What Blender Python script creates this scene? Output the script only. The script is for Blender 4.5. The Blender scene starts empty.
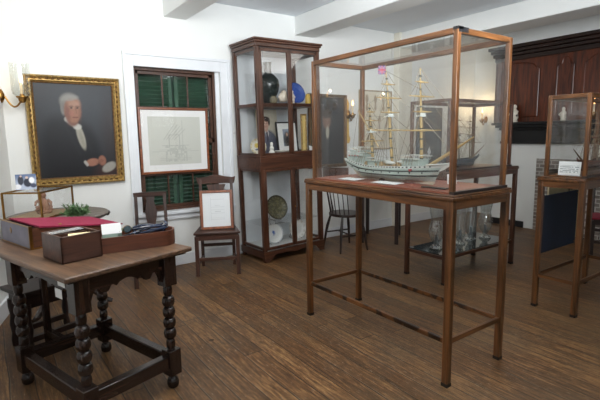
import bpy, math, random
from math import sin, cos, pi, sqrt
from mathutils import Vector, Matrix
random.seed(7)
SC = bpy.context.scene
COL = SC.collection

# ------------------------------------------------------------------ materials
def lin(c):
    c /= 255.0
    return c/12.92 if c <= .04045 else ((c+.055)/1.055)**2.4
def rgb(r, g, b): return (lin(r), lin(g), lin(b), 1.0)
_mats = {}
def newmat(name):
    m = bpy.data.materials.new(name); m.use_nodes = True
    nt = m.node_tree; nt.nodes.clear()
    out = nt.nodes.new('ShaderNodeOutputMaterial')
    b = nt.nodes.new('ShaderNodeBsdfPrincipled')
    nt.links.new(b.outputs[0], out.inputs[0])
    return m, nt, b, out
def plain(name, c, rough=.6, metal=0, var=.12, scale=12, spec=.5, bump=0):
    if name in _mats: return _mats[name]
    m, nt, b, out = newmat(name); N, L = nt.nodes, nt.links
    tc = N.new('ShaderNodeTexCoord'); nz = N.new('ShaderNodeTexNoise')
    nz.inputs['Scale'].default_value = scale; nz.inputs['Detail'].default_value = 4
    L.new(tc.outputs['Object'], nz.inputs['Vector'])
    cr = N.new('ShaderNodeValToRGB')
    cr.color_ramp.elements[0].position = .3; cr.color_ramp.elements[1].position = .7
    cr.color_ramp.elements[0].color = tuple(x*(1-var) for x in c[:3])+(1,)
    cr.color_ramp.elements[1].color = tuple(min(1, x*(1+var)) for x in c[:3])+(1,)
    L.new(nz.outputs['Fac'], cr.inputs[0]); L.new(cr.outputs[0], b.inputs['Base Color'])
    b.inputs['Roughness'].default_value = rough; b.inputs['Metallic'].default_value = metal
    b.inputs['Specular IOR Level'].default_value = spec
    if bump:
        bp = N.new('ShaderNodeBump'); bp.inputs['Strength'].default_value = bump; bp.inputs['Distance'].default_value = .01
        L.new(nz.outputs['Fac'], bp.inputs['Height']); L.new(bp.outputs[0], b.inputs['Normal'])
    _mats[name] = m; return m
def wood(name, c1, c2, axis='z', rough=.38, scale=7.0, stretch=9.0, mottled=False, spec=.5):
    key = name+'_'+axis
    if key in _mats: return _mats[key]
    m, nt, b, out = newmat(key); N, L = nt.nodes, nt.links
    tc = N.new('ShaderNodeTexCoord'); mp = N.new('ShaderNodeMapping')
    s = [scale*stretch*.5]*3; s['xyz'.index(axis)] = scale*.35
    mp.inputs['Scale'].default_value = s
    L.new(tc.outputs['Object'], mp.inputs[0])
    nz = N.new('ShaderNodeTexNoise'); nz.inputs['Scale'].default_value = 1.0
    nz.inputs['Detail'].default_value = 6; nz.inputs['Roughness'].default_value = .62; nz.inputs['Distortion'].default_value = .6
    L.new(mp.outputs[0], nz.inputs['Vector'])
    cr = N.new('ShaderNodeValToRGB')
    cr.color_ramp.elements[0].position = .32; cr.color_ramp.elements[1].position = .68
    cr.color_ramp.elements[0].color = c1; cr.color_ramp.elements[1].color = c2
    L.new(nz.outputs['Fac'], cr.inputs[0]); col = cr.outputs[0]
    if mottled:
        n2 = N.new('ShaderNodeTexNoise'); n2.inputs['Scale'].default_value = 11; n2.inputs['Detail'].default_value = 1
        L.new(tc.outputs['Object'], n2.inputs['Vector'])
        r2 = N.new('ShaderNodeValToRGB'); r2.color_ramp.elements[0].position = .44; r2.color_ramp.elements[1].position = .52
        r2.color_ramp.elements[0].color = (.12, .1, .1, 1); r2.color_ramp.elements[1].color = (1, 1, 1, 1)
        L.new(n2.outputs['Fac'], r2.inputs[0])
        mx = N.new('ShaderNodeMix'); mx.data_type = 'RGBA'; mx.blend_type = 'MULTIPLY'; mx.inputs[0].default_value = 1
        L.new(col, mx.inputs[6]); L.new(r2.outputs[0], mx.inputs[7]); col = mx.outputs[2]
    L.new(col, b.inputs['Base Color'])
    b.inputs['Roughness'].default_value = rough; b.inputs['Specular IOR Level'].default_value = spec
    bp = N.new('ShaderNodeBump'); bp.inputs['Strength'].default_value = .12; bp.inputs['Distance'].default_value = .004
    L.new(nz.outputs['Fac'], bp.inputs['Height']); L.new(bp.outputs[0], b.inputs['Normal'])
    _mats[key] = m; return m
def emit(name, c, s):
    if name in _mats: return _mats[name]
    m = bpy.data.materials.new(name); m.use_nodes = True; nt = m.node_tree; nt.nodes.clear()
    o = nt.nodes.new('ShaderNodeOutputMaterial'); e = nt.nodes.new('ShaderNodeEmission')
    e.inputs[0].default_value = c; e.inputs[1].default_value = s
    nt.links.new(e.outputs[0], o.inputs[0]); _mats[name] = m; return m
def glass(name, tint=(1, 1, 1, 1), ior=1.45, rough=0.0, veil=0.0, boost=1.0):
    if name in _mats: return _mats[name]
    m = bpy.data.materials.new(name); m.use_nodes = True; nt = m.node_tree; nt.nodes.clear()
    N, L = nt.nodes, nt.links
    o = N.new('ShaderNodeOutputMaterial'); t = N.new('ShaderNodeBsdfTransparent'); g = N.new('ShaderNodeBsdfGlossy')
    lw = N.new('ShaderNodeLayerWeight'); lw.inputs[0].default_value = .5
    pw = N.new('ShaderNodeMath'); pw.operation = 'POWER'; pw.inputs[1].default_value = 5; L.new(lw.outputs['Facing'], pw.inputs[0])
    F0 = min(.5, 2*((ior-1)/(ior+1))**2*boost)
    f = N.new('ShaderNodeMath'); f.operation = 'MULTIPLY_ADD'; f.inputs[1].default_value = 1-F0; f.inputs[2].default_value = F0; L.new(pw.outputs[0], f.inputs[0])
    mu = N.new('ShaderNodeMath'); mu.operation = 'MULTIPLY'; mu.inputs[1].default_value = 1; mu.use_clamp = True
    mx = N.new('ShaderNodeMixShader')
    t.inputs[0].default_value = tint; g.inputs['Roughness'].default_value = rough
    L.new(f.outputs[0], mu.inputs[0]); L.new(mu.outputs[0], mx.inputs[0]); L.new(t.outputs[0], mx.inputs[1]); L.new(g.outputs[0], mx.inputs[2])
    last = mx.outputs[0]
    if veil:  # diffuse veil puts reflection haze into the glass colour
        d = N.new('ShaderNodeBsdfDiffuse'); d.inputs[0].default_value = (.7, .72, .72, 1)
        m2 = N.new('ShaderNodeMixShader'); m2.inputs[0].default_value = veil
        L.new(last, m2.inputs[1]); L.new(d.outputs[0], m2.inputs[2]); last = m2.outputs[0]
    L.new(last, o.inputs[0]); _mats[name] = m; return m
def painted(rough=.6, spec=.4):
    key = 'painted_%.2f' % rough
    if key in _mats: return _mats[key]
    m, nt, b, out = newmat(key)
    a = nt.nodes.new('ShaderNodeAttribute'); a.attribute_name = 'Col'
    nt.links.new(a.outputs['Color'], b.inputs['Base Color'])
    b.inputs['Roughness'].default_value = rough; b.inputs['Specular IOR Level'].default_value = spec
    _mats[key] = m; return m
def floor_mat():
    m, nt, b, out = newmat('old_floorboards'); N, L = nt.nodes, nt.links
    def math_(op, a, v=None, c=None):
        n = N.new('ShaderNodeMath'); n.operation = op
        for i, x in enumerate((a, v, c)):
            if x is None: continue
            if isinstance(x, (int, float)): n.inputs[i].default_value = x
            else: L.new(x, n.inputs[i])
        return n.outputs[0]
    tc = N.new('ShaderNodeTexCoord'); sp = N.new('ShaderNodeSeparateXYZ'); L.new(tc.outputs['Object'], sp.inputs[0])
    W = .135
    nz0 = N.new('ShaderNodeTexNoise'); nz0.inputs['Scale'].default_value = 1.3; L.new(tc.outputs['Object'], nz0.inputs['Vector'])
    wob = math_('MULTIPLY', math_('SUBTRACT', nz0.outputs['Fac'], .5), .03)
    xs = math_('DIVIDE', math_('ADD', sp.outputs[0], wob), W)
    idx = math_('FLOOR', xs); fr = math_('FRACT', xs)
    wn = N.new('ShaderNodeTexWhiteNoise'); wn.noise_dimensions = '1D'; L.new(idx, wn.inputs['W'])
    # board ends
    ys = math_('ADD', math_('DIVIDE', sp.outputs[1], 2.7), math_('MULTIPLY', wn.outputs['Value'], 7.3))
    fy = math_('FRACT', ys)
    cb = N.new('ShaderNodeCombineXYZ'); L.new(idx, cb.inputs[0]); L.new(math_('FLOOR', ys), cb.inputs[1])
    wn2 = N.new('ShaderNodeTexWhiteNoise'); wn2.noise_dimensions = '2D'; L.new(cb.outputs[0], wn2.inputs['Vector'])
    # grain
    mp = N.new('ShaderNodeMapping'); mp.inputs['Scale'].default_value = (42, 2.6, 1); L.new(tc.outputs['Object'], mp.inputs[0])
    ad = N.new('ShaderNodeVectorMath'); ad.operation = 'ADD'; L.new(mp.outputs[0], ad.inputs[0])
    cb2 = N.new('ShaderNodeCombineXYZ'); L.new(math_('MULTIPLY', wn2.outputs['Value'], 37), cb2.inputs[1]); L.new(cb2.outputs[0], ad.inputs[1])
    g = N.new('ShaderNodeTexNoise'); g.inputs['Scale'].default_value = 1; g.inputs['Detail'].default_value = 7
    g.inputs['Roughness'].default_value = .7; g.inputs['Distortion'].default_value = 1.4; L.new(ad.outputs[0], g.inputs['Vector'])
    cr = N.new('ShaderNodeValToRGB'); e = cr.color_ramp.elements
    e[0].position = .25; e[0].color = rgb(56, 38, 23); e[1].position = .75; e[1].color = rgb(190, 146, 96)
    x = cr.color_ramp.elements.new(.5); x.color = rgb(118, 83, 52)
    gm = math_('ADD', g.outputs['Fac'], math_('MULTIPLY', math_('SUBTRACT', wn2.outputs['Value'], .5), .11))
    L.new(gm, cr.inputs[0])
    # wear: grey patches and pale scratches
    w = N.new('ShaderNodeTexNoise'); w.inputs['Scale'].default_value = 1.6; w.inputs['Detail'].default_value = 6; w.inputs['Roughness'].default_value = .7
    L.new(tc.outputs['Object'], w.inputs['Vector'])
    wr = N.new('ShaderNodeValToRGB'); wr.color_ramp.elements[0].position = .42; wr.color_ramp.elements[1].position = .72
    L.new(w.outputs['Fac'], wr.inputs[0])
    mx = N.new('ShaderNodeMix'); mx.data_type = 'RGBA'; L.new(math_('MULTIPLY', wr.outputs[0], .6), mx.inputs[0])
    L.new(cr.outputs[0], mx.inputs[6]); mx.inputs[7].default_value = rgb(104, 88, 68)
    mp3 = N.new('ShaderNodeMapping'); mp3.inputs['Scale'].default_value = (95, 22, 1); L.new(tc.outputs['Object'], mp3.inputs[0])
    sn = N.new('ShaderNodeTexNoise'); sn.inputs['Scale'].default_value = 1; sn.inputs['Detail'].default_value = 3; L.new(mp3.outputs[0], sn.inputs['Vector'])
    sr = N.new('ShaderNodeValToRGB'); sr.color_ramp.elements[0].position = .64; sr.color_ramp.elements[1].position = .72; L.new(sn.outputs['Fac'], sr.inputs[0])
    mx2 = N.new('ShaderNodeMix'); mx2.data_type = 'RGBA'; L.new(math_('MULTIPLY', sr.outputs[0], .55), mx2.inputs[0])
    L.new(mx.outputs[2], mx2.inputs[6]); mx2.inputs[7].default_value = rgb(176, 160, 140)
    # dusty pale seams on some boards, dark seams on all
    d = math_('MINIMUM', fr, math_('SUBTRACT', 1.0, fr))
    seam = math_('LESS_THAN', d, .022)
    dust = math_('MULTIPLY', math_('LESS_THAN', math_('ABSOLUTE', math_('SUBTRACT', fr, .035)), .014), math_('GREATER_THAN', math_('ADD', math_('MULTIPLY', wn.outputs['Value'], .5), w.outputs['Fac']), .72))
    mx3 = N.new('ShaderNodeMix'); mx3.data_type = 'RGBA'; L.new(math_('MULTIPLY', math_('MULTIPLY', dust, math_('ADD', math_('MULTIPLY', sr.outputs[0], .6), .4)), .8), mx3.inputs[0])
    L.new(mx2.outputs[2], mx3.inputs[6]); mx3.inputs[7].default_value = rgb(176, 164, 142)
    dy = math_('LESS_THAN', fy, .0022)
    sm = math_('MULTIPLY', math_('MAXIMUM', seam, dy), .9)
    mx4 = N.new('ShaderNodeMix'); mx4.data_type = 'RGBA'; L.new(sm, mx4.inputs[0])
    L.new(mx3.outputs[2], mx4.inputs[6]); mx4.inputs[7].default_value = rgb(34, 25, 18)
    # knots
    vo = N.new('ShaderNodeTexVoronoi'); vo.inputs['Scale'].default_value = 2.1; L.new(tc.outputs['Object'], vo.inputs['Vector'])
    kn = math_('MULTIPLY', math_('LESS_THAN', vo.outputs['Distance'], .045), .8)
    mx5 = N.new('ShaderNodeMix'); mx5.data_type = 'RGBA'; L.new(kn, mx5.inputs[0])
    L.new(mx4.outputs[2], mx5.inputs[6]); mx5.inputs[7].default_value = rgb(52, 34, 22)
    fn = N.new('ShaderNodeTexNoise'); fn.inputs['Scale'].default_value = 1; fn.inputs['Detail'].default_value = 5; fn.inputs['Roughness'].default_value = .8
    mpf = N.new('ShaderNodeMapping'); mpf.inputs['Scale'].default_value = (70, 18, 1); L.new(tc.outputs['Object'], mpf.inputs[0]); L.new(mpf.outputs[0], fn.inputs['Vector'])
    fr2 = N.new('ShaderNodeValToRGB'); fr2.color_ramp.elements[0].position = .3; fr2.color_ramp.elements[1].position = .72
    fr2.color_ramp.elements[0].color = (.42, .41, .40, 1); fr2.color_ramp.elements[1].color = (1.0, 1.0, 1.0, 1)
    L.new(fn.outputs['Fac'], fr2.inputs[0])
    mx6 = N.new('ShaderNodeMix'); mx6.data_type = 'RGBA'; mx6.blend_type = 'MULTIPLY'; mx6.inputs[0].default_value = 1
    L.new(mx5.outputs[2], mx6.inputs[6]); L.new(fr2.outputs[0], mx6.inputs[7])
    L.new(mx6.outputs[2], b.inputs['Base Color'])
    rr = math_('ADD', math_('MULTIPLY', g.outputs['Fac'], .3), .3); L.new(rr, b.inputs['Roughness'])
    b.inputs['Specular IOR Level'].default_value = .35
    bp = N.new('ShaderNodeBump'); bp.inputs['Strength'].default_value = .35; bp.inputs['Distance'].default_value = .006
    L.new(math_('SUBTRACT', g.outputs['Fac'], math_('MULTIPLY', seam, 1.0)), bp.inputs['Height']); L.new(bp.outputs[0], b.inputs['Normal'])
    return m
def brick_mat():
    m, nt, b, out = newmat('painted_brick'); N, L = nt.nodes, nt.links
    tc = N.new('ShaderNodeTexCoord'); mp = N.new('ShaderNodeMapping'); mp.inputs['Rotation'].default_value = (pi/2, 0, pi/2)
    sp = N.new('ShaderNodeSeparateXYZ'); cb = N.new('ShaderNodeCombineXYZ')
    L.new(tc.outputs['Object'], sp.inputs[0]); L.new(sp.outputs[1], cb.inputs[0]); L.new(sp.outputs[2], cb.inputs[1])
    br = N.new('ShaderNodeTexBrick'); br.inputs['Scale'].default_value = 4.4
    br.inputs['Color1'].default_value = rgb(104, 96, 90); br.inputs['Color2'].default_value = rgb(142, 134, 128); br.inputs['Mortar'].default_value = rgb(176, 172, 166)
    br.inputs['Mortar Size'].default_value = .035
    L.new(cb.outputs[0], br.inputs['Vector']); L.new(br.outputs['Color'], b.inputs['Base Color']); b.inputs['Roughness'].default_value = .85
    return m

WHITE = plain('white_wall_paint', rgb(232, 234, 232), .7, var=.02, scale=2)
CEIL = plain('ceiling_paint', rgb(226, 231, 236), .8, var=.02, scale=2)
TRIMW = plain('white_gloss_trim', rgb(226, 230, 234), .4, var=.02)
GREYSKIRT = plain('black_skirting', rgb(30, 30, 34), .5)
CASEW = lambda ax, mot=False: wood('case_mahogany' + ('_mottled' if mot else ''), rgb(50, 31, 17), rgb(120, 77, 42), ax, .34, mottled=mot)
MAH = lambda ax: wood('cabinet_mahogany', rgb(46, 26, 18), rgb(92, 56, 38), ax, .35)
OAK = lambda ax: wood('dark_oak', rgb(20, 14, 12), rgb(50, 33, 25), ax, .2)
OAKTOP = lambda ax: wood('worn_oak_top', rgb(54, 39, 29), rgb(110, 82, 60), ax, .42)
CHAIRW = lambda ax: wood('chair_walnut', rgb(44, 28, 23), rgb(86, 56, 44), ax, .34)
WINW = lambda ax: wood('window_brown', rgb(52, 32, 23), rgb(88, 56, 38), ax, .4)
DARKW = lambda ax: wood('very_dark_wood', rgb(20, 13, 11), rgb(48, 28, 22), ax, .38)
PANEL = lambda ax: wood('overmantel_panelling', rgb(44, 20, 12), rgb(108, 52, 28), ax, .3)
FRAMEW = lambda ax: wood('print_frame_wood', rgb(96, 50, 28), rgb(150, 86, 50), ax, .35)
BLACKM = plain('black_mantel_paint', rgb(11, 12, 16), .42, var=.1)
BRASS = plain('aged_brass', rgb(150, 112, 58), .32, metal=1, var=.15)
GILT = plain('gilt', rgb(176, 146, 90), .42, metal=.6, var=.45, scale=45, bump=.5)
GILTD = plain('gilt_dark', rgb(96, 68, 34), .45, metal=.6, var=.4, scale=45, bump=.5)
PAPER = plain('white_paper', rgb(228, 229, 228), .7, var=.01)
PANE = glass('case_glass', (.985, .99, .988, 1), 1.5, veil=.010)
WPANE = glass('window_glass', (.9, .95, .93, 1), 1.5, boost=1.3)
GLASSW = glass('glassware', (.9, .93, .93, 1), 1.5, veil=.008, boost=1.8)
BLACKIRON = plain('black_iron', rgb(22, 22, 24), .45)

# ------------------------------------------------------------------ mesh building
class MB:
    def __init__(s): s.v = []; s.f = []; s.m = []; s.k = 0
    def mat(s, k): s.k = k; return s
    def add(s, vs, fs):
        o = len(s.v); s.v += [tuple(p) for p in vs]
        for f in fs: s.f.append(tuple(i+o for i in f)); s.m.append(s.k)
        return s
    def box(s, x0, x1, y0, y1, z0, z1, M=None):
        vs = [Vector((x, y, z)) for z in (z0, z1) for y in (y0, y1) for x in (x0, x1)]
        if M: vs = [M @ p for p in vs]
        return s.add(vs, [(0, 2, 3, 1), (4, 5, 7, 6), (0, 1, 5, 4), (2, 6, 7, 3), (0, 4, 6, 2), (1, 3, 7, 5)])
    def bar(s, p, q, w, h, up=(0, 0, 1)):
        p, q = Vector(p), Vector(q); d = (q-p).normalized(); up = Vector(up)
        if abs(d.dot(up)) > .98: up = Vector((0, 1, 0))
        x = d.cross(up).normalized()*w/2; z = x.cross(d).normalized()*h/2
        vs = [p-x-z, p+x-z, p+x+z, p-x+z, q-x-z, q+x-z, q+x+z, q-x+z]
        return s.add(vs, [(0, 1, 2, 3), (7, 6, 5, 4), (0, 4, 5, 1), (1, 5, 6, 2), (2, 6, 7, 3), (3, 7, 4, 0)])
    def tube(s, pts, r, n=8, cap=True):
        pts = [Vector(p) for p in pts]; rr = r if isinstance(r, (list, tuple)) else [r]*len(pts)
        vs = []; last = None
        for i, p in enumerate(pts):
            d = (pts[min(i+1, len(pts)-1)]-pts[max(i-1, 0)]).normalized()
            if last is None:
                a = Vector((0, 0, 1)) if abs(d.z) < .9 else Vector((1, 0, 0))
                x = d.cross(a).normalized()
            else:
                x = (last-d*last.dot(d)).normalized()
            last = x; y = d.cross(x)
            vs += [p+(x*cos(2*pi*k/n)+y*sin(2*pi*k/n))*rr[i] for k in range(n)]
        fs = [(i*n+k, i*n+(k+1) % n, (i+1)*n+(k+1) % n, (i+1)*n+k) for i in range(len(pts)-1) for k in range(n)]
        if cap: fs += [tuple(range(n))[::-1], tuple((len(pts)-1)*n+k for k in range(n))]
        return s.add(vs, fs)
    def lathe(s, prof, c=(0, 0, 0), n=20, M=None, cap=True, sx=1, sy=1):
        vs = []
        for r, z in prof:
            for k in range(n):
                p = Vector((r*cos(2*pi*k/n)*sx, r*sin(2*pi*k/n)*sy, z))
                if M: p = M @ p
                vs.append(p+Vector(c))
        fs = [(i*n+k, i*n+(k+1) % n, (i+1)*n+(k+1) % n, (i+1)*n+k) for i in range(len(prof)-1) for k in range(n)]
        if cap:
            if prof[0][0] > 1e-5: fs.append(tuple(range(n))[::-1])
            if prof[-1][0] > 1e-5: fs.append(tuple((len(prof)-1)*n+k for k in range(n)))
        return s.add(vs, fs)
    def ball(s, c, r, n=14, sc=(1, 1, 1)):
        h = n//2
        vs = []; 
        for i in range(h+1):
            t = pi*i/h
            for k in range(n):
                vs.append(Vector(c)+Vector((sin(t)*cos(2*pi*k/n)*sc[0], sin(t)*sin(2*pi*k/n)*sc[1], -cos(t)*sc[2]))*r)
        fs = [(i*n+k, i*n+(k+1) % n, (i+1)*n+(k+1) % n, (i+1)*n+k) for i in range(h) for k in range(n)]
        return s.add(vs, fs)
    def prism(s, poly, o, ax, ay, ext):
        o, ax, ay, ext = map(Vector, (o, ax, ay, ext)); n = len(poly)
        a = [o+ax*x+ay*y for x, y in poly]
        vs = a+[p+ext for p in a]
        fs = [tuple(range(n))[::-1], tuple(range(n, 2*n))]+[(i, (i+1) % n, n+(i+1) % n, n+i) for i in range(n)]
        return s.add(vs, fs)
    def frame(s, w, h, prof, o=(0, 0, 0)):
        """mitred frame in the xz plane: inner opening w x h centred on o; prof = [(outward, forward(-y))...]"""
        o = Vector(o); n = len(prof); vs = []
        for sx, sz in ((-1, -1), (1, -1), (1, 1), (-1, 1)):
            for a, b in prof: vs.append(o+Vector((sx*(w/2+a), -b, sz*(h/2+a))))
        fs = []
        for c in range(4):
            d = (c+1) % 4
            for i in range(n):
                j = (i+1) % n
                fs.append((c*n+i, d*n+i, d*n+j, c*n+j))
        return s.add(vs, fs)
    def build(s, name, mats, parent=None, bevel=0, label=None, smooth=True, ang=40):
        me = bpy.data.meshes.new(name); me.from_pydata(s.v, [], s.f)
        if not isinstance(mats, (list, tuple)): mats = [mats]
        for m in mats: me.materials.append(m)
        for p, k in zip(me.polygons, s.m): p.material_index = min(k, len(mats)-1); p.use_smooth = smooth
        me.validate(); me.update()
        import bmesh as _b
        bm = _b.new(); bm.from_mesh(me); _b.ops.recalc_face_normals(bm, faces=bm.faces); bm.to_mesh(me); bm.free()
        if smooth: me.set_sharp_from_angle(angle=math.radians(ang))
        o = bpy.data.objects.new(name, me); COL.objects.link(o)
        if parent: o.parent = parent
        if bevel:
            b = o.modifiers.new('soft_edges', 'BEVEL'); b.width = bevel; b.segments = 2; b.limit_method = 'ANGLE'; b.angle_limit = math.radians(50)
        if label: o['label'] = label
        return o
def thing(name, label, cat, loc=(0, 0, 0), rz=0, group=None):
    o = bpy.data.objects.new(name, None); COL.objects.link(o); o.empty_display_size = .1
    o.location = loc; o.rotation_euler = (0, 0, rz); o['label'] = label; o['category'] = cat
    if group: o['group'] = group
    return o
def tag(o, label, cat, group=None, loc=None, rz=None, rot=None):
    o['label'] = label; o['category'] = cat
    if group: o['group'] = group
    if loc is not None: o.location = loc
    if rz is not None: o.rotation_euler = (0, 0, rz)
    if rot is not None: o.rotation_euler = rot
    return o
def struct(o): o['kind'] = 'structure'; return o
def dup(root, loc, rz, label=None, group=None):
    r = root.copy(); COL.objects.link(r); r.location = loc; r.rotation_euler = (0, 0, rz)
    if label: r['label'] = label
    if group: r['group'] = group
    for ch in list(root.children):
        c = ch.copy(); COL.objects.link(c); c.parent = r
        for g in list(ch.children):
            d = g.copy(); COL.objects.link(d); d.parent = c
    return r
def setcol(o, fn):
    me = o.data; a = me.color_attributes.new('Col', 'FLOAT_COLOR', 'POINT')
    for i, v in enumerate(me.vertices):
        c = fn(v.co); a.data[i].color = (c[0], c[1], c[2], 1)
def picture(name, w, h, fn, parent=None, nx=80, ny=100, rough=.6, o=(0, 0, 0), thick=.0):
    """flat painted sheet in the xz plane facing -y, centred on o; fn(u, v) -> linear rgb"""
    mb = MB(); o = Vector(o)
    vs = [o+Vector(((i/nx-.5)*w, 0, (j/ny-.5)*h)) for j in range(ny+1) for i in range(nx+1)]
    fs = [(j*(nx+1)+i, j*(nx+1)+i+1, (j+1)*(nx+1)+i+1, (j+1)*(nx+1)+i) for j in range(ny) for i in range(nx)]
    mb.add(vs, fs); ob = mb.build(name, painted(rough), parent, smooth=False)
    setcol(ob, lambda c: fn((c.x-o.x)/w+.5, (c.z-o.z)/h+.5))
    return ob
def mix(a, b, t): return tuple(x+(y-x)*t for x, y in zip(a, b))
def ss(e0, e1, x):
    t = min(1, max(0, (x-e0)/(e1-e0))); return t*t*(3-2*t)
def ell(u, v, cx, cy, rx, ry, rot=0, soft=.18):
    du, dv = u-cx, v-cy; c, s = cos(rot), sin(rot)
    a, b = (du*c+dv*s)/rx, (-du*s+dv*c)/ry
    return 1-ss(1-soft, 1+soft, sqrt(a*a+b*b))
def seg(u, v, x0, y0, x1, y1, w):
    dx, dy = x1-x0, y1-y0; L = dx*dx+dy*dy
    t = min(1, max(0, ((u-x0)*dx+(v-y0)*dy)/L)) if L else 0
    return 1-ss(w*.5, w*1.2, math.hypot(u-x0-dx*t, v-y0-dy*t))
def inrect(u, v, x0, x1, y0, y1): return 1.0 if x0 <= u <= x1 and y0 <= v <= y1 else 0.0
R3 = lambda r, g, b: rgb(r, g, b)[:3]
def hashn(*a):
    x = sin(sum(q*k for q, k in zip(a, (12.9898, 78.233, 37.719))))*43758.5453
    return x-math.floor(x)

# ------------------------------------------------------------------ the room
CZ = 3.06; WY = 5.05
struct(MB().box(-3.2, 9.0, -3.2, 5.6, -.05, 0).build('floor', floor_mat(), smooth=False))
struct(MB().box(-3.2, 9.0, -3.2, 5.6, CZ, CZ+.06).build('ceiling', CEIL, smooth=False))
wb = MB(); WX0, WX1, WZ0, WZ1 = 1.40, 2.42, .64, 2.275
wb.box(-.2, WX0, WY, WY+.2, 0, CZ).box(WX1, 7.8, WY, WY+.2, 0, CZ).box(WX0, WX1, WY, WY+.2, 0, WZ0).box(WX0, WX1, WY, WY+.2, WZ1, CZ)
struct(wb.build('wall_back', WHITE, smooth=False))
wl = MB(); LW = Vector((-.287, -.958)); p0 = Vector((.2, WY)); p1 = p0+LW*8.4
wl.prism([(p0.x, p0.y), (p1.x, p1.y), (p1.x-.2, p1.y), (p0.x-.2, p0.y)], (0, 0, 0), (1, 0, 0), (0, 1, 0), (0, 0, CZ))
struct(wl.build('wall_left', WHITE, smooth=False))
struct(MB().box(-3.2, 9, -3.1, -2.95, 0, CZ).build('wall_front', WHITE, smooth=False))
wr = MB(); BX = 6.9; BY = 4.18
wr.box(7.6, 7.8, BY-.2, WY, 0, CZ)                                  # alcove back
wr.box(BX, 7.7, 3.44, BY, 0, CZ)                                    # chimney breast, left of the hearth
wr.box(BX, 7.7, 2.70, 3.44, 1.0, CZ)                                # over the hearth opening
wr.box(BX, 7.7, -3.1, 2.70, 0, CZ)
struct(wr.build('wall_right', WHITE, smooth=False))
hb = MB().box(7.62, 7.7, 2.70, 3.44, 0, 1.0)
hb.build('trim_6', plain('sooty_hearth', rgb(30, 27, 25), .9), smooth=False); struct(bpy.data.objects['trim_6'])
# ceiling beams
for i, (x0, x1) in enumerate(((1.77, 2.03), (3.53, 3.83), (5.46, 5.91))):
    struct(MB().box(x0, x1, -2.95, WY, 2.82, CZ).build('trim_%d' % (i+1), WHITE, bevel=.008))
# white pier beside the wall board
struct(MB().box(5.42, 5.72, 4.93, WY, 0, CZ).build('trim_4', plain('cream_paint', rgb(226, 222, 208), .7, var=.02), bevel=.01))
# skirtings
def skirt(name, boxes, m, h):
    mb = MB()
    for b in boxes: mb.box(b[0], b[1], b[2], b[3], 0, h)
    struct(mb.build(name, m, bevel=.006))
skirt('baseboard_back', [(.2, 5.42, WY-.018, WY), (5.72, 7.6, WY-.018, WY)], TRIMW, .14)
bl = MB(); q = p0+Vector((.02, -.01)); q1 = q+LW*7.9
bl.prism([(q.x-.03, q.y), (q.x, q.y), (q1.x, q1.y), (q1.x-.03, q1.y)], (0, 0, 0), (1, 0, 0), (0, 1, 0), (0, 0, .14))
struct(bl.build('baseboard_left', TRIMW))
skirt('baseboard_right', [(BX-.02, BX, 3.62, BY), (BX-.02, BX, -2.9, 2.52), (BX, 7.6, BY, BY+.02)], GREYSKIRT, .1)
# window casing and sill
cs = MB()
cs.box(1.305, WX0+.005, WY-.022, WY, .56, 2.40).box(WX1-.005, 2.535, WY-.022, WY, .56, 2.40).box(WX0+.005, WX1-.005, WY-.022, WY, WZ1-.005, 2.40)
cs.box(1.295, 1.33, WY-.036, WY-.02, .56, 2.385).box(2.51, 2.545, WY-.036, WY-.02, .56, 2.385).box(1.295, 2.545, WY-.036, WY-.001, 2.385, 2.42)
struct(cs.build('trim_5', TRIMW, bevel=.004))
w1 = bpy.data.objects.new('window_1', None); COL.objects.link(w1); struct(w1)
sl = MB().box(1.30, 2.54, WY-.075, WY+.1, .625, .665).box(1.33, 2.51, WY-.04, WY, .56, .625)
sl.build('window_sill', TRIMW, w1, bevel=.008)
wf = MB(); y0, y1 = 5.10, 5.17
WXR = 2.372
wf.box(WX0, WX0+.04, y0, y1, .66, WZ1).box(WXR-.03, WXR, y0, y1, .66, WZ1).box(WX0+.04, WXR-.03, y0, y1, WZ1-.035, WZ1).box(WX0+.04, WXR-.03, y0-.02, y1, .66, .69)
wf.build('window_frame', WINW('z'), w1, bevel=.004)
MB().box(2.372, WX1, 5.088, 5.25, .66, WZ1).build('window_reveal', TRIMW, w1)
def sash(z0, z1, yy):
    s = MB(); a, b = WX0+.04, WXR-.03
    s.box(a, a+.035, yy, yy+.03, z0, z1).box(b-.035, b, yy, yy+.03, z0, z1).box(a, b, yy, yy+.03, z0, z0+.04).box(a, b, yy, yy+.03, z1-.035, z1)
    for k in (1, 2):
        x = a+(b-a)*k/3; s.box(x-.009, x+.009, yy+.004, yy+.026, z0, z1)
    s.box(a, b, yy+.004, yy+.026, (z0+z1)/2-.009, (z0+z1)/2+.009)
    o = s.build('sash', WINW('x'), w1, bevel=.003)
    MB().add([(a, yy+.015, z0), (b, yy+.015, z0), (b, yy+.015, z1), (a, yy+.015, z1)], [(0, 1, 2, 3)]).build('pane', WPANE, o, smooth=False)
sash(1.45, 2.24, 5.135); sash(.69, 1.47, 5.105)
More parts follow.
